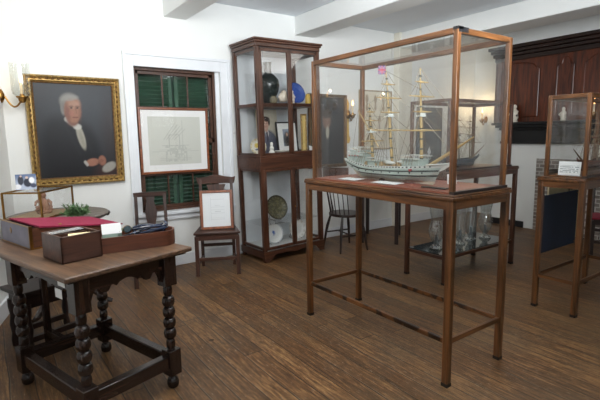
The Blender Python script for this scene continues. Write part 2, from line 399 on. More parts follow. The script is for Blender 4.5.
# green louvred shutters outside the window
GREEN = plain('shutter_green', rgb(66, 98, 80), .5, var=.2)
for i, (xa, xb, lab) in enumerate(((1.33, 1.90, 'dark green louvred shutter behind left half of window panes'), (1.93, 2.48, 'dark green louvred shutter behind right half of window panes'))):
    t = thing('louvered_shutter', lab, 'shutter', ((xa+xb)/2, 5.30, .5), 0, 'green shutters outside the window')
    w = (xb-xa)/2; f = MB()
    f.box(-w, -w+.045, -.02, .02, 0, 1.9).box(w-.045, w, -.02, .02, 0, 1.9)
    for z in (0, .9, 1.85): f.box(-w, w, -.02, .02, z, z+.06)
    f.build('shutter_frame', GREEN, t, bevel=.003)
    s = MB(); z = .075
    while z < 1.85:
        if not (.87 < z < .97): s.bar((-w+.04, -.008, z), (w-.04, -.008, z), .05, .008, (0, .70, .71))
        z += .047
    s.build('louver', GREEN, t)
# ground outside is not seen; sky lights the shutters
# ------------------------------------------------------------------ wall pictures and labels
def por(u, v):
    c = mix(R3(46, 50, 56), R3(66, 71, 78), ell(u, v, .55, .75, .5, .4, 0, .9))
    c = mix(c, R3(36, 38, 42), ss(.35, 0, v)*.8)
    c = mix(c, R3(58, 40, 34), ell(u, v, .95, .5, .12, .35, 0, .8)*.5)
    red = R3(78, 46, 38); c = mix(c, red, ell(u, v, .72, .07, .34, .07, .05, .4)*.8)
    coat = R3(22, 26, 32)
    c = mix(c, coat, ell(u, v, .40, .20, .34, .42, .0, .35)); c = mix(c, coat, ell(u, v, .26, .44, .17, .2, .5, .5)); c = mix(c, coat, ell(u, v, .62, .36, .13, .22, .5, .5))
    c = mix(c, coat, ell(u, v, .52, .16, .26, .1, .1, .2))
    c = mix(c, R3(40, 43, 48), seg(u, v, .58, .52, .66, .3, .02)*.4); c = mix(c, R3(36, 39, 44), seg(u, v, .36, .56, .52, .24, .02)*.5)
    c = mix(c, R3(206, 202, 186), ell(u, v, .545, .44, .045, .14, .28, .2)*.9); c = mix(c, R3(160, 158, 140), ell(u, v, .56, .40, .02, .1, .28, .4)*.5)
    c = mix(c, R3(222, 220, 210), seg(u, v, .38, .625, .49, .555, .03)); c = mix(c, R3(230, 228, 220), ell(u, v, .51, .545, .05, .03, 0, .3))
    skin = R3(184, 132, 106)
    c = mix(c, R3(150, 104, 88), ell(u, v, .46, .62, .07, .07, 0, .25))
    hair = R3(158, 156, 150)
    c = mix(c, hair, ell(u, v, .435, .81, .118, .085, 0, .25)); c = mix(c, hair, ell(u, v, .352, .745, .032, .075, 0, .35))
    c = mix(c, skin, ell(u, v, .465, .712, .105, .125, .05, .14)); c = mix(c, skin, ell(u, v, .478, .80, .082, .045, 0, .35)); c = mix(c, R3(132, 88, 74), ell(u, v, .395, .70, .035, .10, .1, .7)*.55); c = mix(c, R3(132, 88, 74), ell(u, v, .56, .70, .022, .10, -.1, .7)*.4); c = mix(c, R3(206, 164, 142), ell(u, v, .49, .775, .075, .04, 0, .5)*.6)
    c = mix(c, R3(150, 96, 82), ell(u, v, .40, .69, .03, .09, 0, .6)*.6); c = mix(c, R3(200, 128, 112), ell(u, v, .45, .685, .03, .03, 0, .6)*.5)
    c = mix(c, R3(172, 170, 164), ell(u, v, .44, .845, .1, .03, .1, .4)*.8); c = mix(c, R3(120, 118, 112), ell(u, v, .345, .75, .02, .05, 0, .5)*.5)
    for ex in (.452, .527): c = mix(c, R3(120, 80, 66), ell(u, v, ex, .757, .028, .010, 0, .5)*.7); c = mix(c, R3(44, 36, 34), ell(u, v, ex, .742, .014, .009, 0, .4)*.9)
    c = mix(c, R3(150, 98, 82), seg(u, v, .503, .745, .512, .69, .008)*.7); c = mix(c, R3(124, 66, 58), seg(u, v, .465, .645, .525, .645, .008)*.8)
    c = mix(c, R3(206, 204, 194), ell(u, v, .89, .10, .1, .05, .35, .2)*.8)
    c = mix(c, R3(190, 132, 108), ell(u, v, .67, .16, .085, .042, .1, .2)); c = mix(c, R3(176, 120, 98), ell(u, v, .80, .175, .05, .055, .3, .2))
    for k in range(4): c = mix(c, R3(120, 74, 60), seg(u, v, .72+.02*k, .15+.012*k, .77+.015*k, .135+.012*k, .005)*.6)
    c = mix(c, R3(214, 212, 204), seg(u, v, .575, .165, .60, .135, .02))
    return tuple((q*.62-.006)*.9*(1-.08*hashn(int(u*60), int(v*70))) for q in c)
t = thing('framed_portrait', 'oil portrait of a white-haired person in a black coat and white cravat, ornate gilt frame', 'painting', (.805, 5.03, 1.584))
t.rotation_euler = (.03, 0, 0)
picture('canvas', .73, .945, por, t, 100, 130, .45)
PR = [(0, .0), (0, .012), (.012, .02), (.018, .032), (.03, .028), (.042, .05), (.052, .06), (.064, .052), (.068, .03), (.068, 0)]
fr = MB().frame(.72, .935, PR)
fr.mat(1)
for sx in (-1, 1):
    for k in range(19): fr.ball((sx*(.36+.036), -.045, -.45+k*.05), .012, 6, (.8, .7, 1.5))
for sz in (-1, 1):
    for k in range(14): fr.ball((-.34+k*.0523, -.045, sz*(.4675+.036)), .012, 6, (1.5, .7, .8))
fr.build('gilt_frame', [GILT, GILTD], t)
lo = MB().frame(.722, .937, [(-.008, .004), (-.008, .016), (.002, .02), (.002, .004)]).build('inner_slip', GILTD, t)
# engraving hung in the window
def engr(u, v):
    c = R3(196, 198, 190); ln = R3(132, 136, 132); a = 0
    if v < .42: a = max(a, .35*inrect(u, v, .30, .72, .06, .40)*(hashn(int(u*40), int(v*26)) > .5))
    for k in range(5):
        a = max(a, seg(u, v, .28+.05*k, .52, .50+.05*k, .86-.03*k, .006)*.55)
    for k in range(7): a = max(a, seg(u, v, .2, .10+.035*k, .8, .10+.035*k, .004)*.4)
    a = max(a, seg(u, v, .38, .36, .38, .62, .006)*.6, seg(u, v, .58, .36, .58, .62, .006)*.6, seg(u, v, .38, .62, .58, .62, .006)*.6, seg(u, v, .64, .3, .64, .92, .006)*.5)
    a = max(a, seg(u, v, .05, .28, .95, .28, .004)*.35, seg(u, v, .24, .40, .76, .40, .005)*.5)
    return mix(c, ln, a)
t = thing('framed_print', 'large architectural print with wide white mount in brown frame hung across the window', 'picture', (1.835, 5.075, 1.468))
MB().frame(.765, .69, [(0, 0), (0, .012), (.008, .02), (.024, .018), (.028, .010), (.028, 0)]).build('frame', FRAMEW('x'), t)
MB().box(-.388, .388, -.004, .002, -.35, .35).build('mount', PAPER, t)
picture('print_sheet', .615, .545, engr, t, 120, 90, .7, (0, -.006, 0))
MB().add([(-.383, -.010, -.345), (.383, -.010, -.345), (.383, -.010, .345), (-.383, -.010, .345)], [(0, 1, 2, 3)]).build('glazing', glass('picture_glass', (1, 1, 1, 1), 1.35), t, smooth=False)
for x, y, z, lab in ((1.11, WY-.002, 1.053, 'tiny white label on wall below right corner of gilt portrait'), (2.60, WY-.002, 1.55, 'tiny white label on wall between window casing and tall cabinet')):
    tag(picture('wall_label', .075, .04, lambda u, v: mix(R3(236, 236, 234), R3(150, 150, 150), .6*inrect(u, v, .1, .9, .1, .9)*(int(v*8) % 2)), None, 14, 10), lab, 'label', loc=(x, y, z))
# ------------------------------------------------------------------ glass-shaded candle sconce
BULB = emit('candle_glow', (1, .5, .16, 1), 9)
def sconce(loc, rz, label, group=None, reach=.19, rosette=True, shade=True):
    t = thing('wall_sconce', label, 'wall lamp', loc, rz, group); M = Matrix.Rotation(pi/2, 4, 'X')
    if rosette: MB().lathe([(.0, .0), (.105, 0), (.105, .012), (.09, .02), (0, .02)], n=28, M=M).build('wall_rosette', TRIMW, t)
    MB().lathe([(0, .018), (.062, .018), (.06, .03), (.04, .042), (.02, .05), (0, .052)], n=24, M=M, sx=.62).build('backplate', BRASS, t)
    pts = []
    for k in range(13):
        a = k/12; pts.append((0, -.05-(reach-.05)*a, -.085*sin(a*pi*1.0)*1.0-.02*a))
    pts.append((0, -reach, -.01)); 
    MB().tube(pts, .008, 8).build('arm', BRASS, t)
    b = MB().lathe([(.012, -.06), (.03, -.045), (.034, -.02), (.05, -.01), (.05, 0), (.02, .0), (.018, .02), (0, .02)], (0, -reach, 0), 18); b.build('cup', BRASS, t)
    MB().lathe([(.013, .0), (.013, .12), (0, .12)], (0, -reach, 0), 12).build('candle', plain('candle_wax', rgb(232, 214, 180), .5, var=.03), t)
    MB().lathe([(0, .115), (.010, .13), (.013, .15), (.008, .18), (0, .205)], (0, -reach, 0), 12).build('flame_bulb', BULB, t)
    if shade:
        MB().lathe([(.05, 0), (.072, .02), (.08, .06), (.08, .3)], (0, -reach, 0), 28, cap=False).build('glass_shade', GLASSW, t)
    return t
sp = p0+LW*.115
sconce((sp.x, sp.y, 1.90), math.radians(73.3), 'brass candle sconce with tall glass shade on corner wall beside gilt portrait')
sconce((7.6, 4.78, 1.74), -pi/2, 'lit candle sconce on alcove wall left of the panelled chimney breast', reach=.14, shade=False)
sconce((BX-.07, 2.66, 1.74), -pi/2, 'lit candle sconce on dark panelling above the right-hand case', reach=.12, rosette=False, shade=False)
t = sconce((4.45, WY, 1.80), 0, 'brass candle sconce on long backplate beside the dark gilt-edged painting', reach=.12, rosette=False, shade=False)
MB().prism([(-.03, -.42), (.03, -.42), (.055, -.36), (.03, -.3), (.022, .1), (.03, .16), (0, .22), (-.03, .16), (-.022, .1), (-.03, -.3), (-.055, -.36)], (0, -.012, 0), (1, 0, 0), (0, 0, 1), (0, .010, 0)).build('long_backplate', plain('bright_gilt', rgb(220, 180, 96), .45, var=.1), t)

# ------------------------------------------------------------------ old oak table, bottom left
TC = (.4575, 2.815); TR = math.radians(17)
t = thing('oak_table', 'dark oak table with bobbin-turned legs and worn brown top', 'table', (TC[0], TC[1], 0), TR)
MB().box(-.355, .385, -.47, .76, .832, .86).build('tabletop', OAKTOP('y'), t, bevel=.008)
MB().box(-.33, .36, -.445, .735, .818, .832).build('top_moulding', OAK('y'), t, bevel=.006)
LEGP = [(0, 0), (.026, 0), (.034, .012), (.036, .035), (.030, .058), (.018, .07), (.02, .085), (.02, .09)]
def bob(z0, z1):
    pr = [(.020, z0)]; n = 6; h = (z1-z0)/n
    for k in range(n):
        R = .027 if k in (0, n-1) else .037
        zb = z0+k*h
        for j in range(1, 8):
            a = pi*j/8; pr.append((.016+(R-.016)*sin(a)**.8, zb+h*(1-cos(a))/2))
        pr.append((.018, zb+h))
    return pr
LEGS = [(-.257, -.385), (.257, -.385), (-.257, .385), (.257, .385)]
for x, y in LEGS:
    m = MB().lathe(LEGP, (x, y, 0), 18).box(x-.04, x+.04, y-.04, y+.04, .088, .245).lathe(bob(.245, .645), (x, y, 0), 20).box(x-.04, x+.04, y-.04, y+.04, .645, .82)
    m.build('leg', OAK('z'), t, bevel=.004)
for y in (-.385, .385): MB().box(-.22, .22, y-.028, y+.028, .135, .215).build('stretcher', OAK('x'), t, bevel=.006)
for x in (-.257, .257): MB().box(x-.028, x+.028, -.35, .35, .135, .215).build('stretcher', OAK('y'), t, bevel=.006)
def scallop(L, drop):
    n = 48; pts = []
    for i in range(n+1):
        q = i/n; a = abs(q-.5)*2
        z = .745-.075*ss(.80, .98, a)-.03*ss(.72, .62, a)*ss(.40, .50, a)+.016*ss(.30, .0, a)*drop-.012*ss(.34, .30, a)*ss(.2, .28, a)
        pts.append((-L+2*L*q, z))
    return [(L, .82), (-L, .82)]+pts
for y in (-.385, .385): MB().prism(scallop(.222, 1), (0, y-.012, 0), (1, 0, 0), (0, 0, 1), (0, .024, 0)).build('apron', OAK('x'), t)
for x in (-.257, .257): MB().prism(scallop(.35, .4), (x-.012, 0, 0), (0, 1, 0), (0, 0, 1), (.024, 0, 0)).build('apron', OAK('y'), t)
# gate carrying the rear part of the top
g = MB().box(-.02, .02, .66, .70, .09, .82).box(-.018, .018, .41, .70, .76, .80).box(-.018, .018, .41, .70, .14, .19)
g.lathe([(.02, 0), (.03, .03), (.018, .09)], (0, .68, 0), 12); g.build('gate_leg', OAK('z'), t, bevel=.004)
def T(u, v, z): return (TC[0]+u*cos(TR)-v*sin(TR), TC[1]+u*sin(TR)+v*cos(TR), z)
for u, v, z, ww, hh, lab in ((-.274, -.24, .785, .06, .075, 'white paper tag stuck high on left side of oak table near its front corner'), (-.274, -.20, .71, .05, .075, 'smaller white paper tag hanging lower on the same side of oak table')):
    o = MB().box(-hh/2, hh/2, -.001, .001, -ww/2, ww/2).build('paper_tag', PAPER); tag(o, lab, 'label', loc=T(u, v, z), rz=TR-pi/2)
# writing slope with crimson surface
S = thing('writing_slope', 'open writing box with crimson sloping surface and grey cloth-covered side', 'box', (.18, 3.0, .861), math.radians(16))
W, D = .56, .46
bx = MB()
bx.prism([(0, 0), (W, 0), (W, .055), (.0, .13)], (0, 0, 0), (1, 0, 0), (0, 0, 1), (0, .012, 0))
bx.prism([(0, 0), (W, 0), (W, .055), (.0, .13)], (0, D-.012, 0), (1, 0, 0), (0, 0, 1), (0, .012, 0))
bx.box(W-.012, W, 0, D, 0, .055).box(.01, W, 0, D, 0, .01)
bx.build('case_body', MAH('x'), S)
MB().box(0, .012, 0, D, 0, .135).build('side_panel', plain('grey_cloth', rgb(118, 116, 128), .75), S, label='grey cloth-covered side')
MB().box(-.003, .015, -.003, .007, 0, .139).box(-.003, .003, 0, D, .132, .139).box(-.003, .003, 0, D, 0, .006).box(.0, W, -.004, .0, 0, .008).build('brass_edging', BRASS, S)
MB().prism([(0, -.02), (.014, 0), (0, .02), (-.014, 0)], (-.003, D*.62, .085), (0, 1, 0), (0, 0, 1), (.004, 0, 0)).build('keyhole_plate', BRASS, S)
MB().box(.012, .06, .012, D-.012, .05, .10).build('pen_tray', plain('black_tray', rgb(24, 24, 26), .4), S)
MB().prism([(.055, .124), (W+.02, .058), (W+.02, .066), (.055, .134)], (0, -.006, 0), (1, 0, 0), (0, 0, 1), (0, D+.01, 0)).build('writing_surface', plain('crimson_velvet', rgb(128, 16, 54), .85, var=.08), S, label='crimson velvet writing surface')
MB().lathe([(0, 0), (.012, 0), (.010, .005), (0, .006)], (.20, .06, .115), 10).build('brass_stud', BRASS, S)
# small open box
S = thing('wooden_box', 'small open-topped reddish-brown wooden box at front of oak table', 'box', (.284, 2.531, .861), math.radians(16))
w, d, h = .215, .235, .142
MB().box(0, w, 0, .012, 0, h).box(0, w, d-.012, d, 0, h).box(0, .012, 0, d, 0, h).box(w-.012, w, 0, d, 0, h).box(0, w, 0, d, 0, .01).build('box_body', CHAIRW('x'), S, bevel=.002)
MB().box(.012, w-.012, .135, .143, .02, .132).build('divider', CHAIRW('x'), S)
MB().box(.015, w-.015, .012, .135, .01, .105).build('inner_tray', plain('dark_lining', rgb(36, 28, 24), .8), S)
MB().bar((.02, .185, .136), (w-.02, .19, .138), .06, .004).build('glass_slide_lid', plain('silver_plate', rgb(205, 206, 208), .25, metal=.6), S, label='bright metal plate across the back')
random.seed(3)
for k in range(3):
    pc = MB().obox if False else MB()
    M = Matrix.Translation((.085+.025*k, .055+.012*k, .112+.005*k)) @ Matrix.Rotation(.3-.35*k, 4, 'Z') @ Matrix.Rotation(.06*k, 4, 'X')
    pc.box(-.055, .055, -.03, .03, 0, .0035, M)
    o = pc.build('card', plain('cream_card', rgb(222, 204, 160), .8, var=.08))
    o.matrix_world = Matrix.Translation((.283, 2.531, .861)) @ Matrix.Rotation(math.radians(16), 4, 'Z')
    tag(o, 'small cream card lying in the open wooden box', 'card', 'cream cards in the small box')
# tray with rounded end
S = thing('wooden_tray', 'red-brown wooden tray with rounded end full of tubing, right end of table', 'tray', (.492, 2.625, .861), math.radians(-6))
def outline(w, d, ins):
    p = [(ins, d-ins), (ins, ins)]
    for k in range(13):
        a = -pi/2+pi*k/12; p.append((w-d*.42+(d*.42-ins)*cos(a), d/2+(d/2-ins)*sin(a)))
    return p
w, d, h = .43, .21, .088
po, pi_ = outline(w, d, 0), outline(w, d, .011); n = len(po); mb = MB()
vs = [(x, y, z) for z in (0, h) for x, y in po]+[(x, y, z) for z in (.01, h) for x, y in pi_]
fs = [(i, (i+1) % n, n+(i+1) % n, n+i) for i in range(n)]+[(2*n+(i+1) % n, 2*n+i, 3*n+i, 3*n+(i+1) % n) for i in range(n)]+[(n+i, n+(i+1) % n, 3*n+(i+1) % n, 3*n+i) for i in range(n)]+[tuple(range(2*n, 3*n)), tuple(range(n))[::-1]]
mb.add(vs, fs).build('tray_body', wood('tray_wood', rgb(62, 34, 24), rgb(102, 58, 38), 'x', .35), S)
MB().bar((.0, d-.004, h), (.12, d-.004, h+.02), .014, .02).build('back_rail', MAH('x'), S)
def inT(p):
    a = math.radians(-6); return (.492+p[0]*cos(a)-p[1]*sin(a), 2.625+p[0]*sin(a)+p[1]*cos(a), .861+p[2])
c = MB(); pts = []
for k in range(90):
    a = k/90*2*pi*3.1; r = 1+.12*sin(k*.37)
    pts.append((.285+.10*cos(a)*r*.95, .105+.065*sin(a)*r, .058+.0007*k+.006*sin(k*.5)))
c.tube(pts, .0075, 7); pts = [(.10, .06, .07), (.16, .05, .085), (.24, .075, .10), (.33, .10, .115), (.37, .14, .112)]; c.tube(pts, .007, 7)
o = c.build('coiled_tube', plain('blue_black_rubber', rgb(38, 46, 64), .14, var=.2)); tag(o, 'coil of glossy blue-black rubber tubing lying in the wooden tray', 'tube', loc=(.492, 2.625, .861), rz=math.radians(-6))
S2 = thing('round_eyepiece', 'dark round fitting with brass collar lying among tubing in the tray', 'instrument', inT((.15, .05, .116)), math.radians(-10))
S2.scale = (.72, .72, .72); M = Matrix.Rotation(pi/2-.3, 4, 'X')
MB().lathe([(.0, -.02), (.024, -.02), (.03, -.01), (.03, .012), (.022, .022), (0, .022)], n=18, M=M).build('eyepiece_body', plain('dark_teal_enamel', rgb(36, 52, 58), .3), S2)
MB().lathe([(.031, -.008), (.034, -.004), (.034, .004), (.031, .008)], n=18, M=M, cap=False).build('collar', BRASS, S2)
g = MB(); 
for k in range(7): g.tube([(-.06+.012*k, -.02+.01*(k % 3), -.01), (-.045+.012*k, .01, .01), (-.03+.012*k, .035, .0)], .005, 6)
g.build('fittings', plain('greenish_metal', rgb(120, 134, 112), .4, metal=.5, var=.3), S2)
def cardp(u, v): return R3(238, 240, 240) if v > .42 else mix(R3(110, 128, 118), R3(70, 84, 76), inrect(u, v, .78, 1, 0, .35))
S2 = thing('label_card', 'white and grey-green label card propped in left end of wooden tray', 'label', inT((.012, .02, .06)), math.radians(-4))
S2.rotation_euler = (-.28, 0, math.radians(-4))
picture('card_sheet', .105, .10, cardp, S2, 26, 26, .7, (.053, 0, .055))
# ------------------------------------------------------------------ round table behind, with vitrine, sprig and photo print
t = thing('round_table', 'grey-brown round pedestal table in corner behind the oak table', 'table', (.50, 4.38, 0))
MB().lathe([(0, .815), (.375, .815), (.40, .832), (.405, .847), (.395, .856), (.375, .852), (0, .85)], n=48).build('tabletop', wood('grey_worn_top', rgb(92, 84, 78), rgb(134, 126, 118), 'x', .5), t)
MB().lathe([(.03, .16), (.07, .2), (.085, .28), (.06, .36), (.035, .42), (.05, .5), (.035, .6), (.04, .72), (.10, .81), (.0, .815)], n=20).build('pedestal', OAK('z'), t)
for k in range(3):
    a = math.radians(100+120*k); dx, dy = cos(a), sin(a)
    MB().tube([(.03*dx, .03*dy, .26), (.12*dx, .12*dy, .24), (.24*dx, .24*dy, .12), (.33*dx, .33*dy, .035), (.38*dx, .38*dy, .02)], [.036, .034, .028, .026, .02], 8).build('leg', OAK('z'), t)
e = MB()
for k in range(5): e.ball((.392*cos(-.35+.06*k), .392*sin(-.35+.06*k), .835), .024, 8, (1, 1, .8))
e.build('carved_edge', DARKW('x'), t)
VT = thing('glass_vitrine', 'small brass-edged glass box standing on round table below the portrait', 'display case', (.347, 4.095, .858), math.radians(54))
w = .49; dv = .31; hh = .222; fm = MB(); r = .0065
for x in (0, w):
    for y in (0, dv): fm.box(x-r, x+r, y-r, y+r, 0, hh)
for z in (0.006, hh):
    for a in (0, dv): fm.box(0, w, a-r, a+r, z-r, z+r)
    for a in (0, w): fm.box(a-r, a+r, 0, dv, z-r, z+r)
fm.build('brass_frame', BRASS, VT)
MB().box(0, w, 0, dv, .002, .010).build('base_board', plain('tan_board', rgb(150, 126, 92), .7), VT)
gp = MB(); q = [((0, 0), (w, 0)), ((w, 0), (w, dv)), ((w, dv), (0, dv)), ((0, dv), (0, 0))]
for a, b in q: gp.add([(a[0], a[1], .01), (b[0], b[1], .01), (b[0], b[1], hh), (a[0], a[1], hh)], [(0, 1, 2, 3)])
gp.add([(0, 0, hh), (w, 0, hh), (w, dv, hh), (0, dv, hh)], [(0, 1, 2, 3)])
gp.build('glass_pane', PANE, VT, smooth=False)
FC = (.395, 4.42, .869)
f = MB(); random.seed(5)
f.lathe([(0, 0), (.055, 0), (.06, .015), (.04, .025), (.03, .035), (0, .036)], n=16)
f.tube([(0, 0, .03), (.004, 0, .07), (-.004, .0, .11), (.002, 0, .135)], [.03, .04, .034, .016], 12); f.ball((.002, 0, .155), .024, 12, (1, .95, 1.15))
f.tube([(.03, 0, .115), (.055, -.01, .09), (.05, -.03, .065)], [.013, .012, .009], 8); f.tube([(-.03, 0, .115), (-.058, .0, .10), (-.066, -.02, .075)], [.013, .012, .009], 8)
for k in range(12):
    a = k*.53; f.ball((.05*cos(a), .03*sin(a), .03+.012*(k % 3)), .018, 6, (1.3, .6, .8))
tag(f.build('carved_figurine', wood('pale_carving', rgb(120, 82, 62), rgb(172, 132, 106), 'z', .6)), 'small carved brown wooden figure inside the brass-edged glass box', 'figurine', loc=FC)
def snap(u, v):
    c = mix(R3(168, 178, 196), R3(84, 104, 140), ss(.3, 1, v)); c = mix(c, R3(46, 52, 66), ell(u, v, .25, .6, .14, .3)); c = mix(c, R3(36, 42, 58), ell(u, v, .58, .45, .2, .28))
    c = mix(c, R3(214, 190, 176), ell(u, v, .55, .78, .07, .08)); c = mix(c, R3(206, 180, 168), ell(u, v, .27, .88, .05, .06)); c = mix(c, R3(232, 234, 238), ell(u, v, .78, .6, .13, .2)); c = mix(c, R3(60, 66, 90), ell(u, v, .85, .25, .15, .14))
    return mix(c, R3(226, 228, 232), ell(u, v, .1, .2, .16, .16))
S2 = thing('photo_print', 'small photograph propped on top of the brass-edged glass box', 'photo', (.275, 4.36, .858+hh+.008), math.radians(14))
S2.rotation_euler = (-.2, 0, math.radians(-8))
picture('photo_sheet', .15, .13, snap, S2, 40, 30, .3, (0, 0, .067)); MB().box(-.075, .075, .001, .003, .002, .132).build('photo_backing', PAPER, S2); MB().bar((0, .003, .10), (0, .06, .012), .03, .003).build('easel_strut', PAPER, S2)
sg = MB(); random.seed(11)
for k in range(34):
    a = random.uniform(0, 2*pi); ln = random.uniform(.06, .115); el = random.uniform(.25, 1.25)
    d = Vector((cos(a)*cos(el), sin(a)*cos(el)*.7, sin(el))); b0 = Vector((random.uniform(-.05, .05), random.uniform(-.03, .03), .01))
    sg.tube([b0, b0+d*ln], [.003, .0015], 5)
    for j in range(26):
        s = .15+.85*j/26; c0 = b0+d*ln*s; b = random.uniform(0, 2*pi)
        x = d.cross(Vector((0, 0, 1))).normalized(); y = d.cross(x); nd = (x*cos(b)+y*sin(b)+d*.7).normalized()*.03
        if (c0+nd).z < .002: continue
        sd = nd.cross(d).normalized()*.0042
        sg.add([c0-sd, c0+sd, c0+nd+sd*.4, c0+nd-sd*.4], [(0, 1, 2, 3)])
tag(sg.build('evergreen_sprig', plain('fir_green', rgb(96, 128, 84), .6, var=.4, scale=60)), 'bunch of green fir sprigs lying on the round table', 'plant', loc=(.60, 4.06, .862))
# low dark oak stool under the table
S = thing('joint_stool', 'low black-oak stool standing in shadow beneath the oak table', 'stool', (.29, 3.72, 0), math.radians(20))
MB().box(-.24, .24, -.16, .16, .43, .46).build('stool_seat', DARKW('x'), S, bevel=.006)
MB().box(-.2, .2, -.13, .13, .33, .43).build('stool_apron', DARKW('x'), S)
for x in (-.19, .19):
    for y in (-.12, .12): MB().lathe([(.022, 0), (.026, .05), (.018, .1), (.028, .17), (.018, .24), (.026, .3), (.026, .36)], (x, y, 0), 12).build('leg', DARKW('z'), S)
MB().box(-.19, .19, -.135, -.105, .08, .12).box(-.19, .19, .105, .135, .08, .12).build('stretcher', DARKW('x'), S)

# ------------------------------------------------------------------ side chairs
def side_chair(label, loc, rz, wf, wb, d, sz, tz, crest, group=None, W=CHAIRW, seatm=None):
    t = thing('side_chair', label, 'chair', loc, rz, group); s = .021
    rake = .06
    for sx in (-1, 1):
        MB().box(sx*wf/2-s, sx*wf/2+s, -d/2, -d/2+2*s, 0, sz-.03).build('leg', W('z'), t, bevel=.003)
        m = MB().bar((sx*wb/2, d/2-s+.03, 0), (sx*wb/2, d/2-s, sz), .036, .036, (0, 1, 0)); m.build('leg', W('z'), t, bevel=.003)
        MB().bar((sx*wb/2, d/2-s, sz-.02), (sx*wb/2*.98, d/2-s+rake, tz-.02), .034, .028, (0, 1, 0)).build('back_post', W('z'), t, bevel=.003)
    MB().prism([(-wf/2-s-.008, -d/2-.01), (wf/2+s+.008, -d/2-.01), (wb/2+s, d/2-.005), (-wb/2-s, d/2-.005)], (0, 0, sz-.012), (1, 0, 0), (0, 1, 0), (0, 0, .024)).build('seat', seatm or W('x'), t, bevel=.006)
    MB().box(-wf/2, wf/2, -d/2+.006, -d/2+.03, sz-.075, sz-.012).box(-wb/2, wb/2, d/2-.036, d/2-.014, sz-.075, sz-.012).bar((-wf/2, -d/2+.02, sz-.044), (-wb/2, d/2-.02, sz-.044), .022, .062).bar((wf/2, -d/2+.02, sz-.044), (wb/2, d/2-.02, sz-.044), .022, .062).build('seat_rail', W('x'), t)
    MB().box(-wf/2, wf/2, -d/2+.01, -d/2+.032, .165, .20).build('stretcher', W('x'), t, bevel=.003)
    MB().box(-wb/2, wb/2, d/2-.03, d/2-.01, .24, .275).build('stretcher', W('x'), t, bevel=.003)
    for sx in (-1, 1): MB().bar((sx*wf/2, -d/2+.02, .12), (sx*wb/2, d/2-.01, .12), .02, .035).build('stretcher', W('y'), t, bevel=.003)
    yb = d/2-s+rake*.95
    c = [(x*(wb/2), tz+z) for x, z in crest]
    MB().prism(c, (0, yb-.012, 0), (1, 0, 0), (0, 0, 1), (0, .026, 0)).build('crest_rail', W('x'), t, bevel=.003)
    return t, yb
CREST = [(-1.16, -.075), (-1.0, -.10), (-.85, -.082), (-.5, -.08), (.5, -.08), (.85, -.082), (1.0, -.10), (1.16, -.075), (1.22, -.03), (1.25, 0), (1.05, -.012), (.6, .0), (.25, .016), (0, .022), (-.25, .016), (-.6, 0), (-1.05, -.012), (-1.25, 0), (-1.22, -.03)]
CHX = (2.075, 4.555)
ch, yb = side_chair('brown side chair with eared crest rail against the wall, holding a framed sheet', (CHX[0], CHX[1], 0), math.radians(-26), .44, .36, .40, .47, 1.05, CREST)
sp_ = [(-.045, 0), (.045, 0), (.05, .10), (.075, .22), (.06, .33), (.11, .47), (-.11, .47), (-.06, .33), (-.075, .22), (-.05, .10)]
MB().prism(sp_, (0, yb-.035, .49), (1, 0, 0), (0, .085, .995), (0, .012, 0)).build('splat', CHAIRW('z'), ch)
DARKCH = lambda ax: wood('dark_chair_oak', rgb(36, 23, 19), rgb(70, 46, 37), ax, .36)
CREST2 = [(-1.12, -.045), (1.12, -.045), (1.14, .0), (.5, .004), (-.5, .004), (-1.14, 0)]
ch, yb = side_chair('dark side chair with vase-shaped splat standing behind oak table below the window', (1.365, 4.60, 0), math.radians(-16.7), .36, .30, .38, .44, .925, CREST2, W=DARKCH)
sp_ = [(-.04, 0), (.04, 0), (.035, .06), (.03, .12), (.055, .24), (.062, .30), (.05, .36), (.035, .42), (.05, .49), (-.05, .49), (-.035, .42), (-.05, .36), (-.062, .30), (-.055, .24), (-.03, .12), (-.035, .06)]
MB().prism(sp_, (0, yb-.052, .42), (1, 0, 0), (0, .11, .97), (0, .012, 0)).build('splat', DARKCH('z'), ch)
# framed sheet on the chair
def cert(u, v):
    c = R3(216, 220, 222); a = 0
    for x in (.22, .30, .78): a = max(a, seg(u, v, x, .2, x, .85, .005)*.18)
    for y in (.22, .27, .4, .5, .58, .8): a = max(a, seg(u, v, .3, y, .78, y, .004)*.16)
    a = max(a, seg(u, v, .45, .45, .65, .45, .012)*.2, seg(u, v, .45, .62, .62, .62, .008)*.18)
    return mix(c, R3(90, 98, 104), min(1, a*1.6))
S = thing('framed_sheet', 'white document in plain brown frame propped on the chair seat', 'picture', (CHX[0]-.02, CHX[1]-.05, .486), math.radians(-23))
S.rotation_euler = (-.16, 0, math.radians(-23))
MB().frame(.30, .375, [(0, 0), (0, .012), (.006, .018), (.026, .018), (.03, .012), (.03, 0)], (0, 0, .2175)).build('frame', FRAMEW('z'), S)
picture('document', .31, .385, cert, S, 80, 90, .6, (0, -.004, .2175)); MB().box(-.158, .158, 0, .004, .02, .415).build('backing', PAPER, S)

